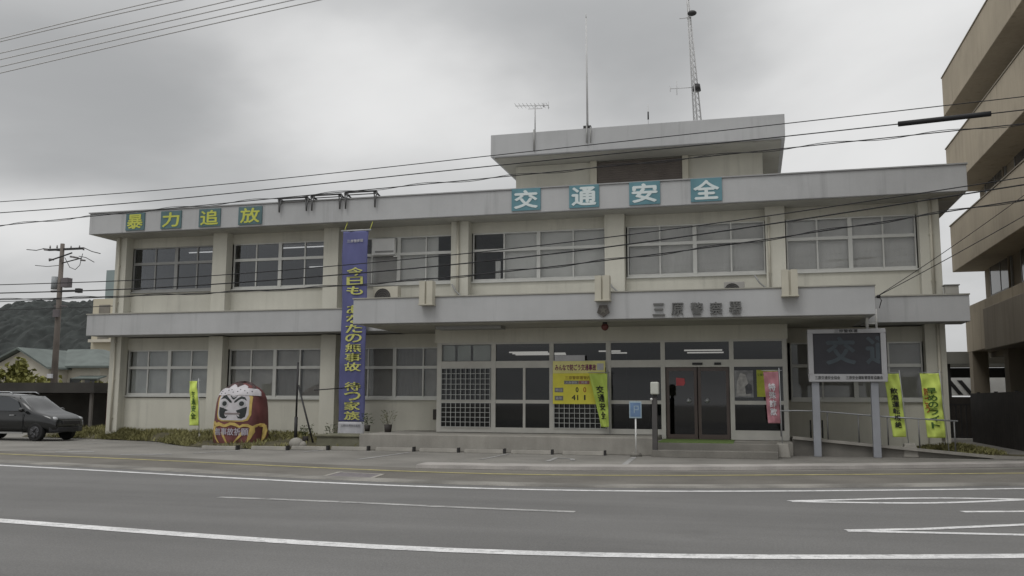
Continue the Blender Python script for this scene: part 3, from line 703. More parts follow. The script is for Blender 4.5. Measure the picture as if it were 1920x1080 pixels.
# ------------------------------------------------------------------ nobori flags
def flag(x, y, zb, z0, z1, wd, side, m, label, text, inkm, lean=0.0, base='block', twist=0.0, text2=None, cat='flag', polem=STEEL, tsize=None, amp=.045):
    t = thing('nobori_flag', (x, y, 0), label, cat, None)
    build('pole', MB().cyl((x, y, zb), (x+lean*(z1+.1), y, z1+.1), .013, n=8), polem, t)
    xt = x+lean*z1
    build('arm', MB().cyl((xt-side*.08, y, z1+.03), (xt+side*(wd+.06), y, z1+.03), .009, n=6), polem, t)
    def yf(px, z): return y+amp*math.sin(px*11+z*2.3)+.5*amp*math.sin(z*6)+.35*amp*math.sin(px*26-z*7)+.3*amp*math.sin(z*15+px*9)
    def xo(z): return lean*z
    cm = cloth(0, wd, z0, z1, 16, 48, lambda px, z: 0)
    vs = []
    for (px, py, pz) in cm.v:
        k = (z1-pz)/(z1-z0); squeeze = 1-twist*k
        xx = x+lean*pz+side*(px*squeeze+.02) ; vs.append((xx, yf(px, pz)+py+.25*twist*k*px, pz))
    cm.v = vs; build('cloth', cm, m, t)
    cx = x+side*wd*.5
    def fit(o):
        for v in o.data.vertices:
            px = (v.co.x-x)*side; k = (z1-v.co.z)/(z1-z0); sq = 1-twist*k
            dz = v.co.y
            v.co.x = x+lean*v.co.z+side*(px*sq+.02); v.co.y = dz-y+yf(px, v.co.z)+.25*twist*k*px-.022
        return o
    H = z1-z0
    if text: fit(vtxt('lettering', text, inkm, t, cx, y, z1-.22*H, z0+.14*H, tsize or wd*.5, .025, .003))
    if text2: fit(vtxt('lettering', text2, INKR, t, x+side*wd*(.22 if side > 0 else .80), y, z1-.22*H, z0+.38*H, wd*.22, .02, .003))
    if base == 'block':
        bm_ = MB(); a, b, h = .20, .15, .38
        bm_.add([(x-a,y-a,0),(x+a,y-a,0),(x+a,y+a,0),(x-a,y+a,0),(x-b,y-b,h),(x+b,y-b,h),(x+b,y+b,h),(x-b,y+b,h)], [(0,3,2,1),(4,5,6,7),(0,1,5,4),(1,2,6,5),(2,3,7,6),(3,0,4,7)])
        build('base', bm_, CONC, t, .03)
    elif base == 'round':
        build('base', MB().cyl((x,y,.0), (x,y,.12), .2, .17, 16), CONC, t, .02)
    elif base == 'spike':
        build('base', MB().cyl((x,y,0), (x,y,.35), .03, .025), CONC, t)
    return t
flag(-18.15, 27.3, .05, .62, 2.12, .36, -1, FLAGY, 'narrow yellow flag standing in the grass beside the daruma', '交通安全', INKG, lean=-.06, base='spike', twist=.12)
flag(-4.22, 27.62, .49, .72, 2.34, .56, -1, mat('lime_cloth', (.50, .64, .13), .7, .1, 2), 'lime yellow flag drooping in front of the yellow notice board', '交通安全', INK, lean=-.02, base='none', twist=.55)
flag(.74, 26.0, .1, .92, 2.33, .40, -1, FLAGP, 'pink flag with white writing before the entrance posters', '特殊詐欺', CLOTHW, lean=-.012, base='block', twist=.18)
flag(4.15, 27.35, .1, .55, 2.30, .38, -1, FLAGY, 'yellow flag on a concrete block, nearer the electronic board', '飲酒運転根絶', INK, lean=-.075, base='block', twist=.05)
flag(5.25, 27.9, .1, .52, 2.32, .50, -1, FLAGY, 'wider yellow flag with red and black writing at the building end', '早めのライト', INKG, lean=-.06, base='round', twist=.03, text2='防ごう')

# ------------------------------------------------------------------ electronic board
t = thing('electronic_board', (2.55, 26.85, 0), 'grey framed electronic message board on two square posts', 'sign board')
BX0, BX1, BZ0, BZ1, BY = 1.53, 3.58, 2.06, 3.53, 26.70
f = MB(); f.box(BX0, BX1, BY, BY+.3, BZ0, BZ0+.21); f.box(BX0, BX1, BY, BY+.3, BZ1-.12, BZ1); f.box(BX0, BX0+.14, BY, BY+.3, BZ0+.21, BZ1-.12); f.box(BX1-.14, BX1, BY, BY+.3, BZ0+.21, BZ1-.12); f.box(BX0+.1, BX1-.1, BY+.24, BY+.29, BZ0+.1, BZ1-.1)
build('frame', f, mat('board_aluminium', (.42, .42, .43), .45, .06, 2, metal=.25), t, .012)
build('screen', MB().box(BX0+.141, BX1-.141, BY+.07, BY+.12, BZ0+.211, BZ1-.121), mat('led_screen', (.030, .030, .038), .35, .15, 3, spec=.4), t)
UL = mat('unlit_led', (.075, .092, .105), .6, .1, 4)
txt('dim_character', '交', UL, t, 2.40, BY+.068, 2.93, .80, .78, .03, .004)
dc = txt('dim_character', '通', UL, t, 3.45, BY+.068, 2.93, .80, .78, .03, .004)      # scrolling in: cut by the screen edge
bmc = bmesh.new(); bmc.from_mesh(dc.data); bmesh.ops.bisect_plane(bmc, geom=bmc.verts[:]+bmc.edges[:]+bmc.faces[:], plane_co=(3.42,0,0), plane_no=(1,0,0), clear_outer=True); bmc.to_mesh(dc.data); bmc.free()
txt('lettering', '三原警察署', INK, t, 2.55, BY-.001, BZ1-.06, .62, .095, .015, .004)
txt('lettering', '三原交通安全協会', INK, t, 2.02, BY-.001, BZ0+.115, .66, .10, .015, .004)
txt('lettering', '三原安全運転管理者協議会', INK, t, 2.98, BY-.001, BZ0+.115, .95, .10, .015, .004)
for x in (1.70, 3.25): build('post', MB().box(x-.1, x+.1, 26.78, 26.98, 0, BZ0-.001), POSTG, t, .012)
br = MB().cyl((3.13,26.85,BZ1), (3.13,26.85,4.3), .04).cyl((3.37,26.85,BZ1), (3.37,26.85,4.08), .03).cyl((3.13,26.85,4.03), (3.37,26.85,4.03), .025).cyl((3.13,26.85,3.68), (3.37,26.85,3.68), .02)
build('cable_bracket', br, WHITE, t); build('cable_clamp', MB().sphere((3.40,26.4,4.38), .06, .08, .05).tube([(3.40,26.4,4.38), (3.5,26.6,4.3), (3.46,26.8,4.1)], .012).tube([(3.40,26.4,4.38), (3.2,26.6,4.36), (3.13,26.85,4.25)], .012), DARK, t)

# ------------------------------------------------------------------ yellow notice board
t = thing('notice_board', (-5.2, 27.9, 1.4), 'yellow accident count notice board with purple title on the window', 'notice board')
build('header', MB().box(-6.04,-4.39,27.86,27.90,2.36,2.74), BOARDP, t); build('panel', MB().box(-6.04,-4.39,27.85,27.90,1.41,2.357), BOARDY, t)
build('white_card', MB().box(-5.98,-5.02,27.84,27.858,2.742,2.92), CLOTHW, t)
txt('lettering', 'みんなで防ごう交通事故', PURP, t, -5.32, 27.859, 2.54, 1.30, .20, .03, .004)
build('badge', MB().prism([(-4.64,2.46),(-4.44,2.46),(-4.44,2.66),(-4.64,2.66)], 27.85, 27.858), CLOTHW, t)
txt('lettering', '三原警察署管内', mat('ochre_ink', (.30, .20, .04), .6, 0), t, -5.25, 27.849, 2.22, .80, .11, .012, .004)
build('strip', MB().box(-5.68,-5.22,27.842,27.849,2.02,2.13), mat('grey_card', (.20, .20, .20), .7, .1, 4), t); build('strip', MB().box(-5.21,-4.88,27.842,27.849,2.02,2.13), mat('rose_card', (.34, .15, .15), .7, .1, 4), t)
txt('lettering', '人身事故', CLOTHW, t, -5.45, 27.841, 2.075, .36, .075, .012, .003); txt('lettering', '死者', CLOTHW, t, -5.04, 27.841, 2.075, .2, .075, .012, .003)
for z, s in ((1.84, '昨日'), (1.59, '本年')):
    build('strip', MB().box(-5.98,-5.71,27.842,27.849,z-.07,z+.07), mat('grey_card', (.2,.2,.2)), t); txt('lettering', s, CLOTHW, t, -5.845, 27.841, z, .2, .09, .012, .003)
txt('number', '0', INK, t, -5.27, 27.849, 1.85, .09, .16, .03, .004); txt('number', '0', INKR, t, -5.03, 27.849, 1.85, .09, .16, .01, .004)
txt('number', '41', INK, t, -5.34, 27.849, 1.61, .21, .16, .02, .004); txt('number', '1', INK, t, -5.03, 27.849, 1.61, .05, .16, .03, .004)
# posters
def poster(x0, x1, z0, z1, m, label, pic):
    t = thing('poster', ((x0+x1)/2, 27.98, z0), label, 'poster'); build('sheet', MB().box(x0, x1, 27.975, 27.985, z0, z1), m, t); pic(t)
def pic1(t):
    for p, mm in (([(-.48,1.68),(-.05,1.68),(-.1,1.95),(-.2,2.3),(-.35,2.36),(-.45,2.1)], mat('poster_pale', (.40,.39,.38), .7, .25, 9)), ([(-.2,1.72),(-.02,1.75),(-.03,2.0),(-.12,2.05),(-.22,1.95)], mat('poster_dark', (.10,.10,.11), .7, .3, 9))):
        build('picture', MB().prism(p, 27.970 if mm.name == 'poster_pale' else 27.966, 27.974 if mm.name == 'poster_pale' else 27.969), mm, t)
poster(-.52,.02,1.63,2.43,mat('poster_grey', (.25,.25,.255), .6, .25, 7),'grey poster with pale figure on the window beside the door', pic1)
poster(.12,.72,1.65,2.44,mat('poster_yellow', (.42,.45,.06), .6, .12, 6),'yellow poster on the window behind the pink flag', lambda t: txt('lettering','交通安全',INKG,t,.28,27.974,2.3,.28,.08,.01,.003))

# ------------------------------------------------------------------ daruma
t = thing('daruma_figure', (-16.1, 26.9, 0), 'large red daruma figure with white scowling face on the grass', 'daruma figure')
DC = Vector((-16.36, 26.95, 0)); PW = [(0,.80),(.15,.84),(.5,.845),(.9,.83),(1.3,.80),(1.55,.755),(1.75,.66),(1.88,.53),(1.98,.36),(2.05,.12)]
def dw(z): return max(.08, polyfit(PW, min(z, 2.05)))
def dfront(x, z, e=3.2):
    a = min(.995, abs(x)/dw(z)); return DC.y-.62*dw(z)/.84*(1-a**e)**(1/e)
m = MB(); vs = []; fs = []; zs = [0,.08,.2,.4,.6,.8,1.0,1.2,1.4,1.55,1.7,1.8,1.88,1.95,2.0,2.05]; n = 40
for z in zs:
    wd = dw(z); dp = .62*wd/.84
    for i in range(n):
        a = 2*math.pi*i/n; c, s_ = math.cos(a), math.sin(a); e = 2/3.2
        vs.append((DC.x+wd*math.copysign(abs(c)**e, c), DC.y+dp*math.copysign(abs(s_)**e, s_), z))
for j in range(len(zs)-1):
    for i in range(n): fs.append((j*n+i, j*n+(i+1) % n, (j+1)*n+(i+1) % n, (j+1)*n+i))
fs.append(tuple((len(zs)-1)*n+i for i in range(n))); m.add(vs, fs, True)
build('body', m, RED, t)
def decal(name, poly, mm, off, par=t, ox=0, oz=0, sc=1):
    """painted shape raised slightly from the daruma's front; poly in zoom units -> local metres"""
    P = [((x-440)/385+.05, (1000-z)/425*.985) for x, z in poly]
    bmh = bmesh.new(); vv = [bmh.verts.new((x, 0, z)) for x, z in P]
    fce = bmh.faces.new(vv); r_ = bmesh.ops.triangulate(bmh, faces=[fce])
    for _ in range(3):
        ee = [e for e in bmh.edges if e.calc_length() > .09]
        if not ee: break
        bmesh.ops.subdivide_edges(bmh, edges=ee, cuts=1); bmesh.ops.triangulate(bmh, faces=bmh.faces[:])
    ext = bmesh.ops.extrude_face_region(bmh, geom=bmh.faces[:]); back = [v for v in ext['geom'] if isinstance(v, bmesh.types.BMVert)]
    bs = set(back)
    for v in bmh.verts:
        y = dfront(v.co.x, max(.02, v.co.z)); v.co = Vector((DC.x+v.co.x, y-(off if v in bs else -.02), v.co.z))
    bmesh.ops.recalc_face_normals(bmh, faces=bmh.faces)
    me = bpy.data.meshes.new(name); bmh.to_mesh(me); bmh.free()
    return link(name, me, mm, par)
FW = mat('daruma_white', (.50, .48, .50), .6, .12, 4); FK = mat('daruma_black', (.03, .035, .035), .5, .1, 4)
decal('face_border', [(240,278),(640,278),(668,320),(672,560),(640,640),(580,658),(280,655),(222,625),(203,560),(212,330)], GOLD, .012)
fc = decal('face', [(250,290),(620,290),(640,330),(645,560),(618,620),(570,640),(285,638),(238,610),(220,555),(228,330)], FW, .018)
decal('eyebrow', [(243,352),(285,300),(325,290),(360,325),(410,375),(412,398),(385,392),(345,355),(310,335),(275,340)], FK, .024)
decal('eyebrow', [(612,368),(585,318),(535,305),(495,330),(450,372),(448,398),(475,388),(510,355),(545,340),(580,348)], FK, .024)
def circ(cx, cz, r_, k=16, rz=None): return [(cx+r_*math.cos(i*2*math.pi/k), cz+(rz or r_)*math.sin(i*2*math.pi/k)) for i in range(k)]
EW = mat('eye_white', (.42,.42,.43), .5, .05, 3)
for cx in (312, 550): decal('eye', circ(cx, 410, 55), EW, .024); decal('pupil', circ(cx, 408, 33), FK, .030)
decal('whisker', [(240,455),(300,470),(370,500),(330,515),(300,530),(310,575),(345,590),(370,570),(350,610),(300,615),(250,590),(238,520)], FK, .024)
decal('whisker', [(620,450),(570,470),(480,505),(530,515),(565,530),(555,575),(520,590),(490,570),(515,610),(560,618),(605,590),(618,520)], FK, .024)
decal('mouth', [(330,535),(530,535),(545,550),(530,560),(330,560),(315,550)], mat('mouth_grey', (.22,.19,.19), .6, .1, 4), .026)
decal('nose_mark', [(385,300),(405,330),(425,350),(445,350),(470,325),(485,295),(465,315),(435,325),(410,315),(398,298)], FK, .025)
decal('headband', [(170,285),(180,225),(260,190),(345,195),(360,135),(405,150),(440,185),(505,140),(560,165),(575,190),(670,205),(715,250),(722,300),(600,292),(500,285),(430,305),(360,280),(270,298)], FW, .034)
decal('crown', [(205,190),(250,150),(300,115),(360,95),(420,88),(480,92),(540,108),(600,140),(640,190),(600,205),(545,165),(500,150),(440,190),(400,150),(362,140),(345,195),(270,190)], mat('daruma_crown', (.075,.05,.05), .7, .5, 9), .010)
hd = MB()
for x, z in ((250,240),(300,265),(340,225),(410,250),(470,240),(500,215),(560,230),(600,260),(640,240),(240,270),(380,215)):
    lx, lz = (x-440)/385+.05, (1000-z)/425*.985; y = dfront(lx, lz)-.035; hd.cyl((DC.x+lx, y+.02, lz), (DC.x+lx, y-.004, lz), .018, n=8)
build('headband_dots', hd, FK, t)
def gcurve(pts, wd):
    L_ = [];R_ = []
    for i, p in enumerate(pts):
        a = Vector(pts[max(i-1,0)]); b = Vector(pts[min(i+1,len(pts)-1)]); d = (b-a).normalized(); nn = Vector((-d.y, d.x)); w_ = wd*(1-.75*i/(len(pts)-1))
        L_.append(tuple(Vector(p)+nn*w_)); R_.append(tuple(Vector(p)-nn*w_))
    return L_+R_[::-1]
decal('gold_scallop', [(140,665),(165,650),(205,680),(240,665),(300,690),(330,700),(400,668),(470,672),(540,715),(580,690),(640,690),(690,720),(740,680),(790,690),(800,740),(770,730),(720,735),(690,755),(640,730),(590,725),(540,745),(480,720),(420,705),(350,735),(310,735),(260,715),(200,735),(170,700)], GOLD, .016)
for pts in ([(150,670),(100,760),(95,850),(130,950)],[(175,720),(170,800),(200,890),(250,955)],[(300,800),(320,860),(350,920),(385,995)],[(580,810),(545,860),(500,910),(450,965)],[(690,720),(700,800),(670,890),(625,960)],[(790,710),(815,780),(795,870),(745,950)]):
    decal('gold_stripe', gcurve(pts, 20), GOLD, .018)
dl = txt('lettering', '無事故祈願', mat('daruma_lettering', (.40,.37,.42), .6, .1, 6), t, DC.x, DC.y, .47, 1.22, .24, .02, .004)
for v in dl.data.vertices: v.co.y = v.co.y-DC.y+dfront(v.co.x-DC.x, v.co.z)-.016

# ------------------------------------------------------------------ wheel stops, small objects on the forecourt
first = None
stops = [(-15.6,24.6,8),(-14.1,24.9,4),(-13.0,25.35,3),(-11.75,25.5,0),(-10.3,25.5,0),(-8.9,25.45,0),(-7.5,25.4,0),(-6.1,25.4,0),(-4.6,25.4,0)]
lab = ['before the daruma','before the black post','before the stay of the black post','before the banner foot','first along the platform, by the banner','below the leftmost lattice window','below the sliding entrance windows','below the second lattice window, under the notice board','before the blue sign']
for (x, y, a), l in zip(stops, lab):
    if first is None:
        first = thing('wheel_stop', (x, y, 0), 'low grey concrete wheel stop '+l, 'wheel stop', 'wheel stops along the building')
        build('block', MB().prismx([(y-.08,0),(y+.08,0),(y+.05,.11),(y-.05,.11)], x-.62, x+.55), CONC, first, .015)
        build('end_cap', MB().box(x+.551, x+.60, y-.085, y+.085, 0, .14), DARK, first)
    else: copy_thing(first, (x-stops[0][0], y-stops[0][1], 0), 'low grey concrete wheel stop '+l)
# garden bed: grassy bank between wheel stops and wall
mb = MB(); vs = []; fs = []; nx_ = 60; ny_ = 8
def bedfront(x): return polyfit([(-30,30.4),(-24.5,29.5),(-22.6,28.9),(-20.5,28.2),(-18.8,26.7),(-17,25.5),(-15,25.1),(-11.65,25.9)], x)
def bedz(x, t): return .0+.02+(.30-.22*math.exp(-((x+16.4)/1.2)**2)*(t < .6)*(1-t/.6))*min(1, t*1.3)**.7*(1 if x < -16 else max(.4, 1-(x+16)*.12))+.04*mnoise.noise(Vector((x*1.3, t*3, 0)))
for i in range(nx_+1):
    x = -28+16.35*i/nx_
    for j in range(ny_+1):
        tt = j/ny_; y = bedfront(x)+(29.6-bedfront(x) if x > -23.6 else 3)*tt; vs.append((x, y, bedz(x, tt)))
for i in range(nx_):
    for j in range(ny_): a = i*(ny_+1)+j; fs.append((a, a+ny_+1, a+ny_+2, a+1))
struct('garden_bed', mb.add(vs, fs, True), SOIL)
def blades(name, spots, mm, h=(.10,.26), label=None):
    m = MB(); vs = []; fs = []
    for (x, y, z) in spots:
        hh = rnd.uniform(*h); a = rnd.uniform(0, math.pi*2); wdt = rnd.uniform(.010,.022); lx, ly = rnd.gauss(0,.08), rnd.gauss(0,.08)
        c, s_ = math.cos(a)*wdt, math.sin(a)*wdt; o = len(vs)
        vs += [(x-c,y-s_,z-.01),(x+c,y+s_,z-.01),(x+lx*.5+c*.6,y+ly*.5+s_*.6,z+hh*.6),(x+lx*.5-c*.6,y+ly*.5-s_*.6,z+hh*.6),(x+lx,y+ly,z+hh)]
        fs += [(o,o+1,o+2,o+3),(o+3,o+2,o+4)]
    m.add(vs, fs); return tag(build(name, m, mm, recalc=False), label, 'grass', kind='stuff')
sp = []
for _ in range(20000):
    x = rnd.uniform(-27.5,-11.9); tt = rnd.random()**1.4
    if mnoise.noise(Vector((x*.8, tt*2.2, 4)))+.5-(.35 if x > -14.8 else 0) < rnd.random()*.8: continue
    y = bedfront(x)+(29.55-bedfront(x) if x > -23.6 else 3)*tt
    if -17.5 < x < -15.2 and y < 26.9 and rnd.random() < .85: continue
    sp.append((x, y, bedz(x, tt)))
blades('grass', sp, GRASS, (.05,.17), 'dry yellow green grass along the foot of the building wall')
mb = MB(); vs = []; fs = []
def moundz(x, y): return max(-.02, .26*math.exp(-((x-5.6)/1.1)**2-((y-29.3)/.9)**2))+.02*mnoise.noise(Vector((x*2,y*2,1)))
for i in range(31):
    for j in range(17): x = 3.4+i*.16; y = 27.6+j*.2; vs.append((x, y, moundz(x, y)-.01))
for i in range(30):
    for j in range(16): a = i*17+j; fs.append((a, a+17, a+18, a+1))
struct('grass_mound', mb.add(vs, fs, True), SOIL)
sp = []
for _ in range(14000):
    x, y = rnd.uniform(3.5,8), rnd.uniform(27.8,30.6); z = moundz(x, y)
    if z > .04+rnd.random()*.1: sp.append((x, y, z-.01))
blades('grass', sp, GRASS, (.05,.14), 'yellow green grass mound at the right end of the building')
# black post with stay
t = thing('black_post', (-14.4, 27, 0), 'thin black post with a diagonal stay before the ground floor window', 'post')
build('pole', MB().cyl((-14.4,27,.1), (-14.4,27,.95), .055).cyl((-14.4,27,.95), (-14.4,27,2.72), .032), DARK, t)
build('stay', MB().cyl((-14.36,27,1.98), (-13.62,26.7,.15), .03), DARK, t); build('tie', MB().cyl((-13.95,27.3,1.82), (-13.1,28.3,1.92), .018), DARK, t)
# pots
def plant(x, y, z, pr, ph, sz, label, pm, n=70, lm=LEAF, hgt=.35):
    t = thing('potted_plant', (x, y, z), label, 'plant')
    build('pot', MB().cyl((x,y,z), (x,y,z+ph), pr*.8, pr, 14), pm, t)
    m = MB()
    for i in range(n):
        a = rnd.uniform(0,6.28); r_ = rnd.random()**.5*sz; zz = z+ph+rnd.random()*hgt; c = Vector((x+r_*math.cos(a), y+r_*math.sin(a), zz))
        d = Vector((math.cos(a), math.sin(a), rnd.uniform(.2,1))).normalized(); sd = d.orthogonal().normalized(); l_ = rnd.uniform(.06,.13)
        m.add([c-sd*.025, c+d*l_*.5+Vector((0,0,-.01)), c+sd*.025, c+d*l_], [(0,1,2,3)]); 
    for i in range(6):
        a = rnd.uniform(0,6.28); m.cyl((x,y,z+ph), (x+sz*.6*math.cos(a), y+sz*.6*math.sin(a), z+ph+hgt*.8), .006, n=4)
    build('leaves', m, lm, t)
POTB = mat('dark_pot', (.05,.045,.042), .7, .15, 4); POTR = mat('brown_pot', (.11,.06,.045), .7, .15, 4)
plant(-14.2,27.3,.1,.10,.22,.20,'leafy dark plant at the foot of the black post',POTB)
plant(-13.4,27.5,.1,.13,.26,.18,'small plant in a brown pot between black post and banner',POTR,50)
plant(-12.2,27.7,.49,.10,.2,.18,'dark leafy plant half hidden behind the banner foot',POTB,60)
plant(-11.35,27.4,.49,.13,.24,.22,'potted plant with pale stems on the platform beside the banner',POTB,60,mat('pale_leaf',(.16,.16,.10),.8,.4,5),.42)
tag(build('white_stone', MB().sphere((-13.62,25.6,.16), .24, .18, .19).sphere((-13.45,25.62,.12), .16, .14, .13), CONC), 'pale rounded stone on the forecourt beside the banner', 'stone')
tag(build('planter_block', MB().box(-13.25,-11.62,26.2,27.4,0,.36).box(-13.3,-11.61,26.15,27.45,.361,.43), mat('mossy_concrete', (.17,.165,.12), .9, .25, 2, fine=.15), None, .02), 'mossy low concrete planter block under the blue banner', 'planter')
# blue sign on a pole
t = thing('parking_sign', (-3.15, 25.3, 0), 'small blue sign with white border on a thin white pole', 'sign')
build('pole', MB().cyl((-3.15,25.3,.1), (-3.15,25.3,1.1), .022), WHITE, t)
build('panel', MB().box(-3.32,-2.98,25.26,25.285,1.04,1.5), mat('pale_blue_border', (.33,.42,.48), .5, .08, 4), t, .005)
build('face', MB().box(-3.29,-3.01,25.252,25.259,1.08,1.46), mat('sign_blue', (.14,.22,.36), .5, .12, 5), t)
build('symbol', MB().box(-3.19,-3.17,25.246,25.251,1.18,1.38).box(-3.165,-3.06,25.246,25.251,1.26,1.28).box(-3.165,-3.06,25.246,25.251,1.36,1.38).box(-3.08,-3.06,25.246,25.251,1.281,1.359), mat('pale_blue_border',(.33,.42,.48)), t)
build('base', MB().cyl((-3.15,25.3,0), (-3.15,25.3,.11), .17, .13, 16), CONCD, t)
# lamp post by the steps
t = thing('intercom_post', (-2.62, 25.25, 0), 'dark grey post carrying a pale box lamp beside the entrance steps', 'post')
build('post', MB().box(-2.69,-2.55,25.18,25.32,0,1.6), mat('grey_brown_post', (.085,.08,.078), .6, .12, 3), t, .01)
build('lamp_box', MB().box(-2.715,-2.49,25.1,25.36,1.69,2.03), mat('milky_lamp', (.50,.51,.46), .5, .04, 3), t, .03)
build('cap', MB().box(-2.68,-2.53,25.14,25.32,2.031,2.07).box(-2.66,-2.56,25.17,25.33,1.601,1.689), DARK, t); build('knob', MB().sphere((-2.69,25.12,1.56), .035), WHITE, t)
# ramp and handrail
rp = MB().prism([(1.06,0),(6.2,0),(6.2,.02),(1.06,.46)], 27.2, 28.9); tag(build('ramp', rp, CONCD), 'sloping grey access ramp rising to the entrance platform', 'ramp')
tag(build('ramp_kerb', MB().prism([(1.06,.461),(6.2,.021),(7.4,.01),(7.4,.07),(6.2,.10),(1.06,.54)], 27.08, 27.195), CONC), 'pale low kerb edging the sloping ramp', 'kerb')
t = thing('handrail', (3, 27.3, 0), 'thin grey steel handrail along the ramp', 'handrail')
def rz(x): return polyfit([(.7,1.25),(1.7,1.25),(3.2,1.13),(5.4,1.0)], x)
build('rail', MB().tube([(x, 27.3, rz(x)) for x in (.7,1.2,1.7,2.4,3.2,4,5.4)], .022, 8), STEEL, t)
for x in (.75, 2.02, 2.84, 3.6, 4.4, 5.3): build('post', MB().cyl((x,27.3,max(.05,.5-(x-1)*.09)), (x,27.3,rz(x)), .02), mat('dull_steel', (.20,.20,.20), .5, .1, 3, metal=.4), t)
for x, l in ((1.62,'left'),(1.95,'right')): tag(build('bollard', MB().cyl((x,28.4,.45), (x,28.4,.95), .025).sphere((x,28.4,.95), .028), DARK), 'short thin black post on the ramp, %s of the pair behind the board post' % l, 'post', 'short black posts on the ramp')

# ------------------------------------------------------------------ right: beige neighbour building
NB = thing('beige_building', (14, 33, 0), 'tall beige concrete building with projecting balcony bands, cut by the frame', 'building')
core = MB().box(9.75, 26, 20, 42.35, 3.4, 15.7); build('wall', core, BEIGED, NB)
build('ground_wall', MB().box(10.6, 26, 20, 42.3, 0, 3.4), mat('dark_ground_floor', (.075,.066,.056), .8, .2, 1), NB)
for z0, z1, x0 in ((3.62,5.55,8.9),(7.1,9.1,8.5),(10.62,12.55,8.5),(14.05,15.8,8.5)):
    ye = 42.4
    build('balcony', MB().box(x0, 9.75, 20, ye, z0, z1), BEIGE, NB, .02)
build('balcony', MB().box(8.42, 9.75, 20, 37.2, 3.45, 5.0), mat('grey_beige_concrete', (.30,.265,.215), .85, .1, .5, streak=.1, fine=.05), NB, .02)
for zb in (5.8, 9.3, 12.8):
    for k, y0 in enumerate((23.5, 28.5, 33.5, 38)):
        o = build('window', MB().box(9.70, 9.749, y0, y0+3.2, zb+.1, zb+1.7).box(9.67, 9.70, y0, y0+.06, zb+.1, zb+1.7).box(9.67, 9.70, y0+1.57, y0+1.63, zb+.1, zb+1.7).box(9.67,9.70,y0+3.14,y0+3.2,zb+.1,zb+1.7).box(9.67,9.70,y0+.06,y0+1.57,zb+.1,zb+.15).box(9.67,9.70,y0+1.63,y0+3.14,zb+.1,zb+.15), ALUD, NB)
        build('pane', MB().box(9.685, 9.69, y0+.06, y0+3.14, zb+.15, zb+1.7), mat('dark_window_pane', (.06,.065,.07), .1, .1, 1, spec=.6), o)
for zt in (9.1, 12.55, 15.8):
    build('balcony_cap', MB().box(8.47, 8.75, 20, 42.43, zt+.002, zt+.05), mat('cap_concrete', (.24,.21,.165), .85, .15, 1), NB)
for yy in (38.2, 33.9, 29.6):
    build('drain_pipe', MB().cyl((9.66, yy, 5.6), (9.66, yy, 14.05), .05, n=8), BEIGED, NB)
for yy in (41.2, 37.4, 31.0): build('room_air_conditioner', MB().box(9.35, 9.66, yy-.4, yy+.4, 12.56, 13.15), HWALL, NB)
for y0 in (24, 30, 36, 41.5): build('pillar', MB().box(8.9, 9.5, y0, y0+.6, 0, 3.62), BEIGED, NB)
# dark board fence
t = thing('board_fence', (8.2, 33, 0), 'tall dark brown board fence beside the beige building', 'fence')
m = MB(); y = 25.0
while y < 38.6: m.box(8.16, 8.24, y, y+.29, .0, 1.86); y += .30
build('boards', m, BROWN, t)
m = MB()
for k in range(6): m.box(8.241, 8.34, 25+k*2.6, 25.1+k*2.6, 0, 1.9)
build('fence_post', m, DARK, t)
# carport beyond and striped panel
t = thing('annex_canopy', (10, 46, 0), 'flat grey carport roof between the police station and beige building', 'carport')
build('roof', MB().box(8.2, 12.2, 44, 49, 3.22, 3.75), mat('grey_sheet', (.22,.22,.20), .7, .1, 1), t)
for x, y in ((8.5,44.3),(11.9,44.3),(8.5,48.7),(11.9,48.7)): build('post', MB().box(x-.06,x+.06,y-.06,y+.06,0,3.22), DARK, t)
build('back_panel', MB().box(8.3,12.0,48.75,48.8,2.72,3.2), DARK, t)
t = thing('striped_panel', (10.5, 50, 0), 'white panel with dark diagonal stripes seen beyond the carport', 'panel')
build('panel', MB().box(9.0,12.9,50,50.1,1.85,2.85), WHITE, t)
for x in (9.45, 9.95): build('stripe', MB().prism([(x,2.62),(x+.22,2.62),(x+.75,1.9),(x+.53,1.9)], 49.97, 49.995), DARK, t)
build('stripe', MB().prism([(10.55,2.8),(10.63,2.8),(11.0,1.9),(10.92,1.9)], 49.97, 49.995), DARK, t)
build('post', MB().box(9.1,9.2,50.02,50.12,0,1.849).box(12.6,12.7,50.02,50.12,0,1.849), DARK, t)
t = thing('garden_gate', (7.3, 40, 0), 'dark barred gate between the police station and the fence', 'gate')
m = MB().box(6.3,8.9,40,40.06,1.4,1.46).box(6.3,8.9,40,40.06,.1,.16)
for k in range(14): m.box(6.32+k*.19,6.36+k*.19,40.01,40.05,.16,1.4)
build('bars', m, DARK, t); build('gate_post', MB().box(6.2,6.3,39.97,40.09,0,1.6).box(8.9,9.0,39.97,40.09,0,1.6), DARK, t)
tag(build('dark_hedge_wall', MB().box(6.0,16.0,43.2,43.6,0,1.75), BROWN), 'low dark wall behind the barred gate', 'wall')

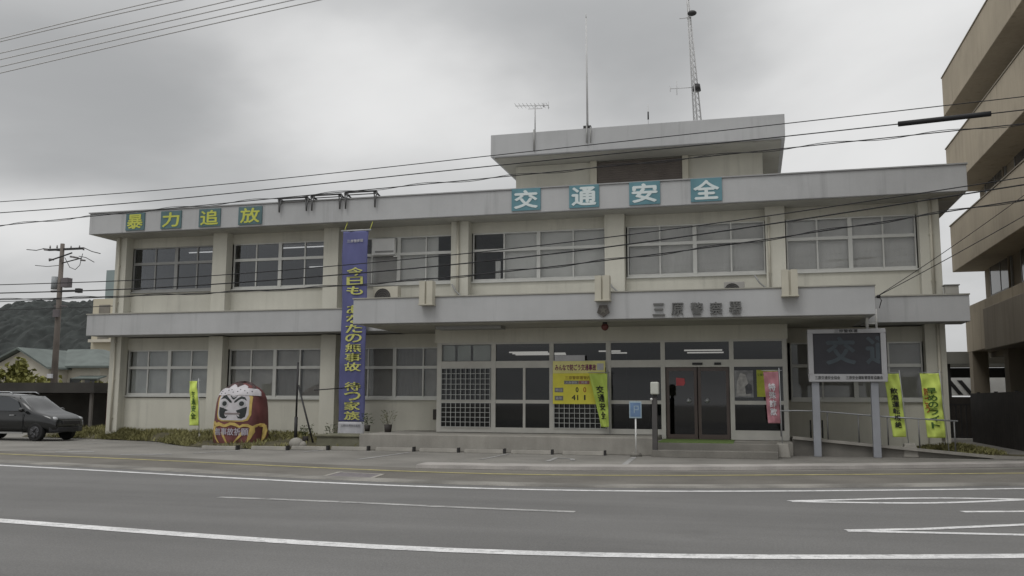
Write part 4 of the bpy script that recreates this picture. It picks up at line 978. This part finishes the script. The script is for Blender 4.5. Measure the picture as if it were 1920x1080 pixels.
# ------------------------------------------------------------------ left: carport, car, house, pole, apartment block
t = thing('carport', (-31, 36, 0), 'long dark flat roofed carport behind the parked car', 'carport')
build('roof', MB().box(-44,-29.3,35.6,41,1.78,2.25), mat('dark_roof_sheet', (.045,.042,.038), .8, .2, 1), t)
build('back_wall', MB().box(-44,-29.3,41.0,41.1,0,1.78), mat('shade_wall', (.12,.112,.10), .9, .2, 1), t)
for x in (-43.5,-40,-36.5,-33,-29.6): build('post', MB().box(x-.06,x+.06,35.8,35.92,0,1.78), mat('carport_post', (.12,.11,.10), .7, .1, 2), t)
t = thing('vending_machine', (-29.6, 37.5, 0), 'red and white vending machine in the gap beside the building corner', 'vending machine')
build('body', MB().box(-30.1,-29.1,37.5,38.2,0,1.9), mat('vending_red', (.20,.035,.02), .5, .1, 2), t, .02)
build('front_panel', MB().box(-29.95,-29.2,37.46,37.499,.95,1.45), CLOTHW, t); build('top_sign', MB().box(-30.05,-29.15,37.45,37.499,1.9,2.35).box(-30.05,-29.15,37.5,38.1,1.91,2.34), CLOTHW, t)
build('sign_band', MB().box(-30.05,-29.15,37.44,37.449,1.92,2.05), mat('vending_blue', (.06,.06,.25), .5, .1, 2), t)

def car():
    t = thing('parked_car', (-25.4, 27.9, 0), 'dark wagon parked at the left edge facing the building', 'car')
    yc, W = 28.0, .86
    st = [ # x, z_bottom, z_belt, z_roof, half belt, half roof
        (-28.4,.42,.75,.95,.70,.60),(-28.3,.30,.95,1.30,.80,.66),(-28.1,.26,1.02,1.62,.85,.66),(-27.3,.24,1.02,1.70,W,.68),(-26.3,.24,1.00,1.70,W,.69),(-25.45,.24,.98,1.63,W,.68),
        (-24.95,.24,.98,1.34,W,.70),(-24.6,.24,.98,1.06,.85,.72),(-24.2,.25,.93,.98,.84,.68),(-23.85,.28,.82,.87,.80,.62),(-23.68,.34,.62,.68,.68,.52)]
    m = MB(); vs = []; fs = []; k = 10
    for x, zb, zl, zr, hb, hr in st:
        zm = (zb+zl)/2
        ring = [(-hb*.93,zb),(-hb*1.0,zm),(-hb*.98,zl),(-hr,zr-.05*(zr-zl > .2)),(-hr*.6,zr),(hr*.6,zr),(hr,zr-.05*(zr-zl > .2)),(hb*.98,zl),(hb,zm),(hb*.93,zb)]
        vs += [(x, yc+a, b) for a, b in ring]
    for i in range(len(st)-1):
        for j in range(k): fs.append((i*k+j, i*k+(j+1) % k, (i+1)*k+(j+1) % k, (i+1)*k+j))
    fs.append(tuple(range(k))); fs.append(tuple((len(st)-1)*k+i for i in range(k)))
    m.add(vs, fs, True); b = build('body', m, CARP, t)
    sd = b.modifiers.new('sub', 'SUBSURF'); sd.levels = 2; sd.render_levels = 2
    GW = mat('car_window', (.03,.035,.04), .06, .05, 2, spec=.9)
    def sidewin(poly):
        for s in (-1, 1):
            mm = MB(); P = [(x, yc+s*(W*.985-(W*.985-.70)*(z-1.0)/.66+.012), z) for x, z in poly]; mm.add(P+[(a, b_-s*.03, c) for a, b_, c in P], [tuple(range(len(P))), tuple(range(2*len(P)-1, len(P)-1, -1))]+[(i, (i+1) % len(P), len(P)+(i+1) % len(P), len(P)+i) for i in range(len(P))])
            build('side_window', mm, GW, t)
    sidewin([(-27.95,1.10),(-27.45,1.08),(-27.45,1.55),(-27.8,1.52)]); sidewin([(-27.38,1.08),(-26.42,1.07),(-26.42,1.58),(-27.38,1.57)]); sidewin([(-26.35,1.07),(-25.1,1.06),(-25.42,1.44),(-25.75,1.56),(-26.35,1.58)])
    ws = MB(); ws.add([(-25.45,yc-.60,1.60),(-25.45,yc+.60,1.60),(-24.68,yc+.70,1.08),(-24.68,yc-.70,1.08),(-25.49,yc-.60,1.56),(-25.49,yc+.60,1.56),(-24.72,yc+.70,1.04),(-24.72,yc-.70,1.04)], [(0,1,2,3),(7,6,5,4),(0,3,7,4),(1,5,6,2),(0,4,5,1),(3,2,6,7)]); build('windscreen', ws, mat('windscreen_glass', (.10,.105,.105), .05, .05, 2, spec=1), t)
    for x in (-27.55, -24.5):
        for s in (-1, 1):
            y = yc+s*.74
            w_ = build('wheel', MB().cyl((x,y-.11,.32), (x,y+.11,.32), .32, n=28), RUB, t, .03)
            rim = MB().cyl((x,y+s*.112,.32), (x,y+s*.125,.32), .21, .19, 20)
            for q in range(5): a = q*1.2566; rim.cyl((x+.03*math.cos(a), y+s*.13, .32+.03*math.sin(a)), (x+.19*math.cos(a), y+s*.128, .32+.19*math.sin(a)), .025, n=6)
            build('rim', rim, mat('alloy', (.10,.10,.105), .35, .1, 3, metal=.8), w_)
    build('grille', MB().box(-23.74,-23.655,yc-.42,yc+.42,.60,.72), DARK, t, .01)
    build('bumper', MB().prismz([(-23.95,yc-.80),(-23.72,yc-.60),(-23.62,yc-.3),(-23.62,yc+.3),(-23.72,yc+.60),(-23.95,yc+.80)], .33, .50), mat('bumper_plastic', (.03,.03,.032), .45, .05, 3), t, .02)
    for s in (-1, 1):
        for sx in (-26.38, -25.02): build('door_seam', MB().box(sx-.006,sx+.006,yc+s*.868-.006,yc+s*.868+.006,.36,.97), mat('seam_black', (.004,.004,.004), .8, 0), t)
        build('headlight', MB().sphere((-23.93, yc+s*.62, .78), .18, .10, .085), mat('lamp_glass', (.35,.36,.37), .08, .05, 3, spec=1), t)
        build('mirror', MB().sphere((-25.0, yc+s*.98, 1.10), .09, .12, .08).cyl((-25.0,yc+s*.84,1.05), (-25.0,yc+s*.95,1.08), .025), CARP, t)
        build('roof_rail', MB().tube([(-27.8,yc+s*.62,1.66),(-27.7,yc+s*.62,1.74),(-25.9,yc+s*.62,1.74),(-25.75,yc+s*.62,1.67)], .02, 8), STEEL, t)
        build('sill_trim', MB().box(-27.1,-25.0,yc+s*.86-.02,yc+s*.86+.02,.26,.32), ALUD, t)
        for hx in (-26.65, -25.5): build('handle', MB().box(hx-.1,hx+.1,yc+s*.875-.012,yc+s*.875+.012,.90,.93), STEEL, t)
car()
bpy.data.objects['parked_car'].location.x -= .22

t = thing('utility_pole', (-40, 45, 0), 'tall concrete utility pole with crossarms and transformer cans', 'utility pole')
PX, PY = -39.85, 45
build('pole', MB().cyl((PX+.03,PY,0), (PX-.02,PY,10.75), .21, .12, 16), mat('pole_concrete', (.15,.13,.115), .9, .15, 1, streak=.1), t)
build('crossarm', MB().box(PX-1.0,PX+1.5,PY-.05,PY+.05,10.35,10.47), DARK, t); build('crossarm', MB().cyl((PX-.9,PY,9.75), (PX+1.2,PY-.6,10.05), .045), DARK, t); build('crossarm', MB().cyl((PX-1.4,PY,10.5), (PX+.1,PY,10.3), .04), DARK, t)
for x, z in ((-.9,10.5),(-.4,10.5),(.6,10.42),(1.2,10.42),(1.5,10.3)): build('insulator', MB().cyl((PX+x,PY,z), (PX+x,PY,z+.18), .05, .03), mat('porcelain', (.20,.19,.19), .4, .1, 4), t)
build('transformer', MB().cyl((PX-.36,PY,8.0), (PX-.36,PY,8.75), .22, n=18), mat('transformer_grey', (.30,.32,.33), .5, .1, 2), t); build('transformer', MB().box(PX+.2,PX+.68,PY-.2,PY+.2,8.1,8.65), mat('switch_box', (.13,.115,.12), .6, .1, 2), t)
build('bracket', MB().box(PX-.6,PX+1.4,PY-.06,PY+.06,7.82,7.93).box(PX+1.2,PX+1.5,PY-.15,PY+.15,7.75,8.0), DARK, t)
build('jumper_wire', MB().tube([(PX+.2,PY,9.9),(PX+.6,PY,9.3),(PX+1.0,PY,9.15),(PX+1.3,PY,9.4),(PX+1.45,PY,10.1)], .02, 5).tube([(PX-1.9,PY,9.5),(PX-1,PY,9.4),(PX,PY,9.45)], .02, 5), DARK, t)
build('crossarm', MB().cyl((PX-.1,PY,9.55), (PX+1.7,PY-.4,9.75), .035), DARK, t)
for x, z in ((.75,9.95),(1.0,9.9),(1.5,9.72),(-.75,9.85),(-1.15,10.45)): build('insulator', MB().cyl((PX+x-.16,PY,z), (PX+x+.16,PY,z-.05), .06, .05, 8), mat('porcelain', (.20,.19,.19)), t)
build('cable_loop', MB().tube([(PX-1.4,PY,10.5),(PX-1.9,PY,10.42),(PX-2.6,PY,10.5)], .025, 5).tube([(PX+1.5,PY,10.45),(PX+2.1,PY,10.2),(PX+2.7,PY,10.05)], .025, 5).tube([(PX+1.2,PY,9.95),(PX+1.7,PY,9.85),(PX+2.3,PY,9.55)], .022, 5), DARK, t)
build('junction_box', MB().box(PX-.12,PX+.3,PY-.32,PY-.2,6.3,6.75).box(PX-.3,PX+.55,PY-.06,PY+.06,6.95,7.02), mat('switch_box', (.13,.115,.12)), t)
build('step_lamp', MB().box(PX-.2,PX+.1,PY-.35,PY-.2,2.7,2.95), CLOTHW, t)

t = thing('white_house', (-52, 60, 0), 'white plastered house with grey green tiled roof and gable beyond the carport', 'house')
w_ = MB().prism([(-57.6,0),(-51.9,0),(-51.9,3.85),(-54.4,5.2),(-57.6,3.75)], 58, 66).box(-51.89,-48.9,60,66,0,3.9); build('wall', w_, HWALL, t)
r_ = MB().prism([(-58.4,3.5),(-54.4,5.26),(-51.5,3.75),(-51.55,3.9),(-54.4,5.42),(-58.4,3.66)], 57.4, 66.5)
r_.add([(-52.6,59.5,4.05),(-47.9,59.5,4.05),(-51.8,63,5.55),(-54.6,63,5.55),(-51.8,64,5.55),(-54.6,64,5.55),(-47.9,66.5,4.05),(-52.6,66.5,4.05),(-52.6,59.5,3.9),(-47.9,59.5,3.9),(-47.9,66.5,3.9),(-52.6,66.5,3.9)],
       [(0,1,2,3),(3,2,4,5),(5,4,6,7),(1,6,4,2),(0,3,5,7),(8,11,10,9),(0,8,9,1),(1,9,10,6),(6,10,11,7),(7,11,8,0)])
build('roof', r_, ROOFT, t)
build('window', MB().box(-51.6,-50.6,59.94,59.99,1.6,3.1), mat('dark_window_pane',(.06,.065,.07)), t); build('window', MB().box(-50.2,-49.2,59.94,59.99,1.6,3.1), mat('dark_window_pane',(.06,.065,.07)), t)
build('porch_roof', MB().prismx([(58.9,2.95),(59.9,3.2),(59.9,3.3),(58.8,3.05)], -50.6,-48.2), ROOFT, t)
def bush(x, y, z, rx, rz_, n, label, mm):
    t = thing('shrub', (x, y, 0), label, 'shrub'); m = MB()
    cl = [(rnd.gauss(0,.45)*rx, rnd.gauss(0,.35)*rx, z+rnd.random()*rz_) for _ in range(14)]
    for i in range(n*2):
        c = Vector(rnd.choice(cl))+Vector((rnd.gauss(0,.22)*rx, rnd.gauss(0,.22)*rx, rnd.gauss(0,.16)*rz_)); c.x += x; c.y += y
        if c.z < .02: c.z = .05
        d = Vector((rnd.gauss(0,1), rnd.gauss(0,1), rnd.gauss(0,1))).normalized(); s_ = d.orthogonal().normalized(); l_ = rnd.uniform(.16,.34)
        m.add([c-s_*l_*.4, c+d*l_, c+s_*l_*.4, c-d*l_*.4], [(0,1,2,3)])
    build('foliage', m, mm, t); build('stem', MB().cyl((x,y,0), (x+.1,y,z+rz_*.5), .08, .04, 8).cyl((x,y,z*.5), (x-.4*rx,y,z+rz_*.5), .05, .025, 6), WOOD, t)
bush(-49.5,50,.9,2.6,2.0,900,'yellow green shrub before the white gable, at the left edge',LEAFY)
bush(-46.0,50,.9,2.2,1.7,800,'yellow green shrub before the white house, left of the utility pole',LEAFY)
bush(-47.6,50.5,2.2,.9,1.7,350,'tallest yellow green shrub rising against the white gable',LEAFY)
bush(-41.2,50,.9,1.3,1.4,450,'yellow green shrub right of the utility pole',LEAFY)
bush(-38.4,50,.9,1.3,1.8,450,'dark olive shrub beside the building corner',mat('olive_leaf',(.09,.10,.03),.7,.4,2))

t = thing('apartment_block', (-75, 110, 0), 'pale far apartment block partly hidden behind the police station corner', 'building')
build('wall', MB().box(-91.5,-66,110,125,0,15.8), mat('pale_apartment', (.50,.46,.36), .85, .08, .1), t)
build('roof_house', MB().box(-90,-84.5,110.5,116,15.8,20.0), mat('teal_grey_roofhouse', (.24,.29,.29), .8, .1, .2), t); build('roof_house', MB().box(-84.4,-78,111,117,15.8,19.0), HWALL, t)
for ix in range(8):
    for iz in range(4):
        if iz < 4: build('window', MB().box(-90.4+ix*3.0,-88.6+ix*3.0,109.9,109.99,3+iz*3.4,4.7+iz*3.4), mat('apartment_window', (.20,.185,.16), .5, .2, 1), t)
build('balcony', MB().box(-91.2,-66.2,109,109.98,6.1,6.5).box(-91.2,-66.2,109,109.98,9.5,9.9).box(-91.2,-66.2,109,109.98,12.9,13.3), HWALL, t)
build('roof_aerial', MB().cyl((-87,112,20), (-87,112,23.5), .12, n=6).cyl((-82,112,19), (-82,112,22), .10, n=6), ALUD, t)

# ------------------------------------------------------------------ overhead cables
def cable(pts, y, r_, label, m=WIRE, lo=None, hi=None, name='overhead_cable', twist=0, n=60, yslope=0.0):
    q = smoothpts(pts, lo if lo is not None else -45, hi if hi is not None else 22, n)
    yy = lambda x: y+yslope*(x-q[0][0])
    mb = MB().tube([(x, yy(x), z) for x, z in q], r_, 6)
    if twist:
        k = len(q)*6; a = []
        for i in range(k+1):
            x = q[0][0]+(q[-1][0]-q[0][0])*i/k; z = polyfit(q, x); ph = i*twist; a.append((x, yy(x)+.035*math.cos(ph), z+.035*math.sin(ph)))
        mb.tube(a, r_*.7, 5)
    return tag(build(name, mb, m), label, 'cable', 'overhead cables across the street')
UP = [(-19.87,6.87),(-15.61,6.89),(-11.71,6.99),(-5.83,7.24),(.82,7.51),(3.2,7.62),(5.54,7.73)]
MD = [(-19.84,6.56),(-15.75,6.60),(-12,6.74),(-5.83,6.99),(.81,7.22),(3.18,7.33),(5.52,7.45)]
LO = [(-19.8,6.2),(-14.77,6.40),(-8.8,6.60),(-5.83,6.70),(-1.72,6.85),(.8,6.96),(3.28,7.07),(5.5,7.16)]
CA = [(-21.62,4.87),(-17.18,4.85),(-13.75,4.93),(-6.97,5.26),(-2.58,5.59),(.46,5.88),(3.42,6.20),(5.98,6.5)]
CB = [(-21.6,4.62),(-16.98,4.60),(-13.74,4.69),(-6.96,5.0),(-2.58,5.35),(.46,5.68),(3.41,6.02),(5.97,6.33)]
CC = [(-21.58,4.42),(-15.58,4.42),(-10.53,4.51),(-6.96,4.68),(-2.58,5.02),(.45,5.31),(3.4,5.68),(5.95,5.99)]
cable(UP, 20, .010, 'uppermost thin dark cable crossing the penthouse roof band', WIRE)
cable(MD, 20, .012, 'dark cable that runs through the thick black sleeve near the beige building', WIRE)
cable(LO, 20, .011, 'twisted double cable skirting the main roof edge over the slogan squares', WIRE, twist=.5)
cable(CA, 22, .013, 'uppermost dark cable of the lower three crossing the upper windows', WIRE)
cable(CB, 22, .017, 'middle thick dark cable of the lower three crossing the upper windows', WIRE)
cable(CC, 22, .014, 'lowest thick twisted cable crossing the upper windows', WIRE, twist=.45)
MDS = smoothpts(MD, -45, 22, 60)
sl = MB().tube([(x, 20, polyfit(MDS, x)) for x in (3.12,3.6,4.1,4.6,4.9)], .055, 10); tag(build('cable_sleeve', sl, WIRE), 'thick black protective sleeve on a cable before the beige building', 'cable sleeve')
TL = [([(-14.2,8.56),(-12.4,8.77),(-10.58,8.95)],'highest'),([(-14.2,8.50),(-12.2,8.72),(-10.12,8.9)],'second'),([(-14.18,8.26),(-11.49,8.53),(-9.03,8.78)],'third'),([(-14.16,8.13),(-11.25,8.43),(-8.45,8.71)],'fourth'),([(-14.15,7.98),(-10.83,8.34),(-7.8,8.64)],'fifth'),([(-14.14,7.85),(-10.54,8.25),(-7.27,8.58)],'lowest')]
for p, nm in TL: cable(p, 14, .0105, '%s of the six pale cables crossing the upper left corner of the sky' % nm, WIREG, -30, 6)
def drop(p0, p1, r_, label):
    mb = MB(); P0, P1 = Vector(p0), Vector(p1); q = []
    for i in range(21):
        u = i/20; c = P0.lerp(P1, u); c.z -= .35*u*(1-u)*4*.3; q.append(c)
    tag(build('service_cable', mb.tube(q, r_, 5), WIRE), label, 'cable', 'service cables to the board bracket')
drop((3.40,26.35,4.40), (9.7,21.5,7.9), .011, 'thick service cable rising from the board bracket across the beige balcony')
drop((3.42,26.4,4.42), (9.6,29.5,8.9), .010, 'thin steep service cable rising from the board bracket past the building end')

for k, (za, zb, nm) in enumerate(((7.3, 5.9, 'upper'), (6.9, 5.5, 'lower'))):
    mbw = MB(); A_, B_2 = Vector((-70, 43, za+.5)), Vector((-24.2, 33, zb)); q = []
    for i in range(31):
        u = i/30; c_ = A_.lerp(B_2, u); c_.z -= .7*4*u*(1-u)*.5; q.append(c_)
    tag(build('far_cable', mbw.tube(q, .016, 5), WIRE), nm + ' of two thin far cables running from the left to the building corner', 'cable', 'far cables left of the building')
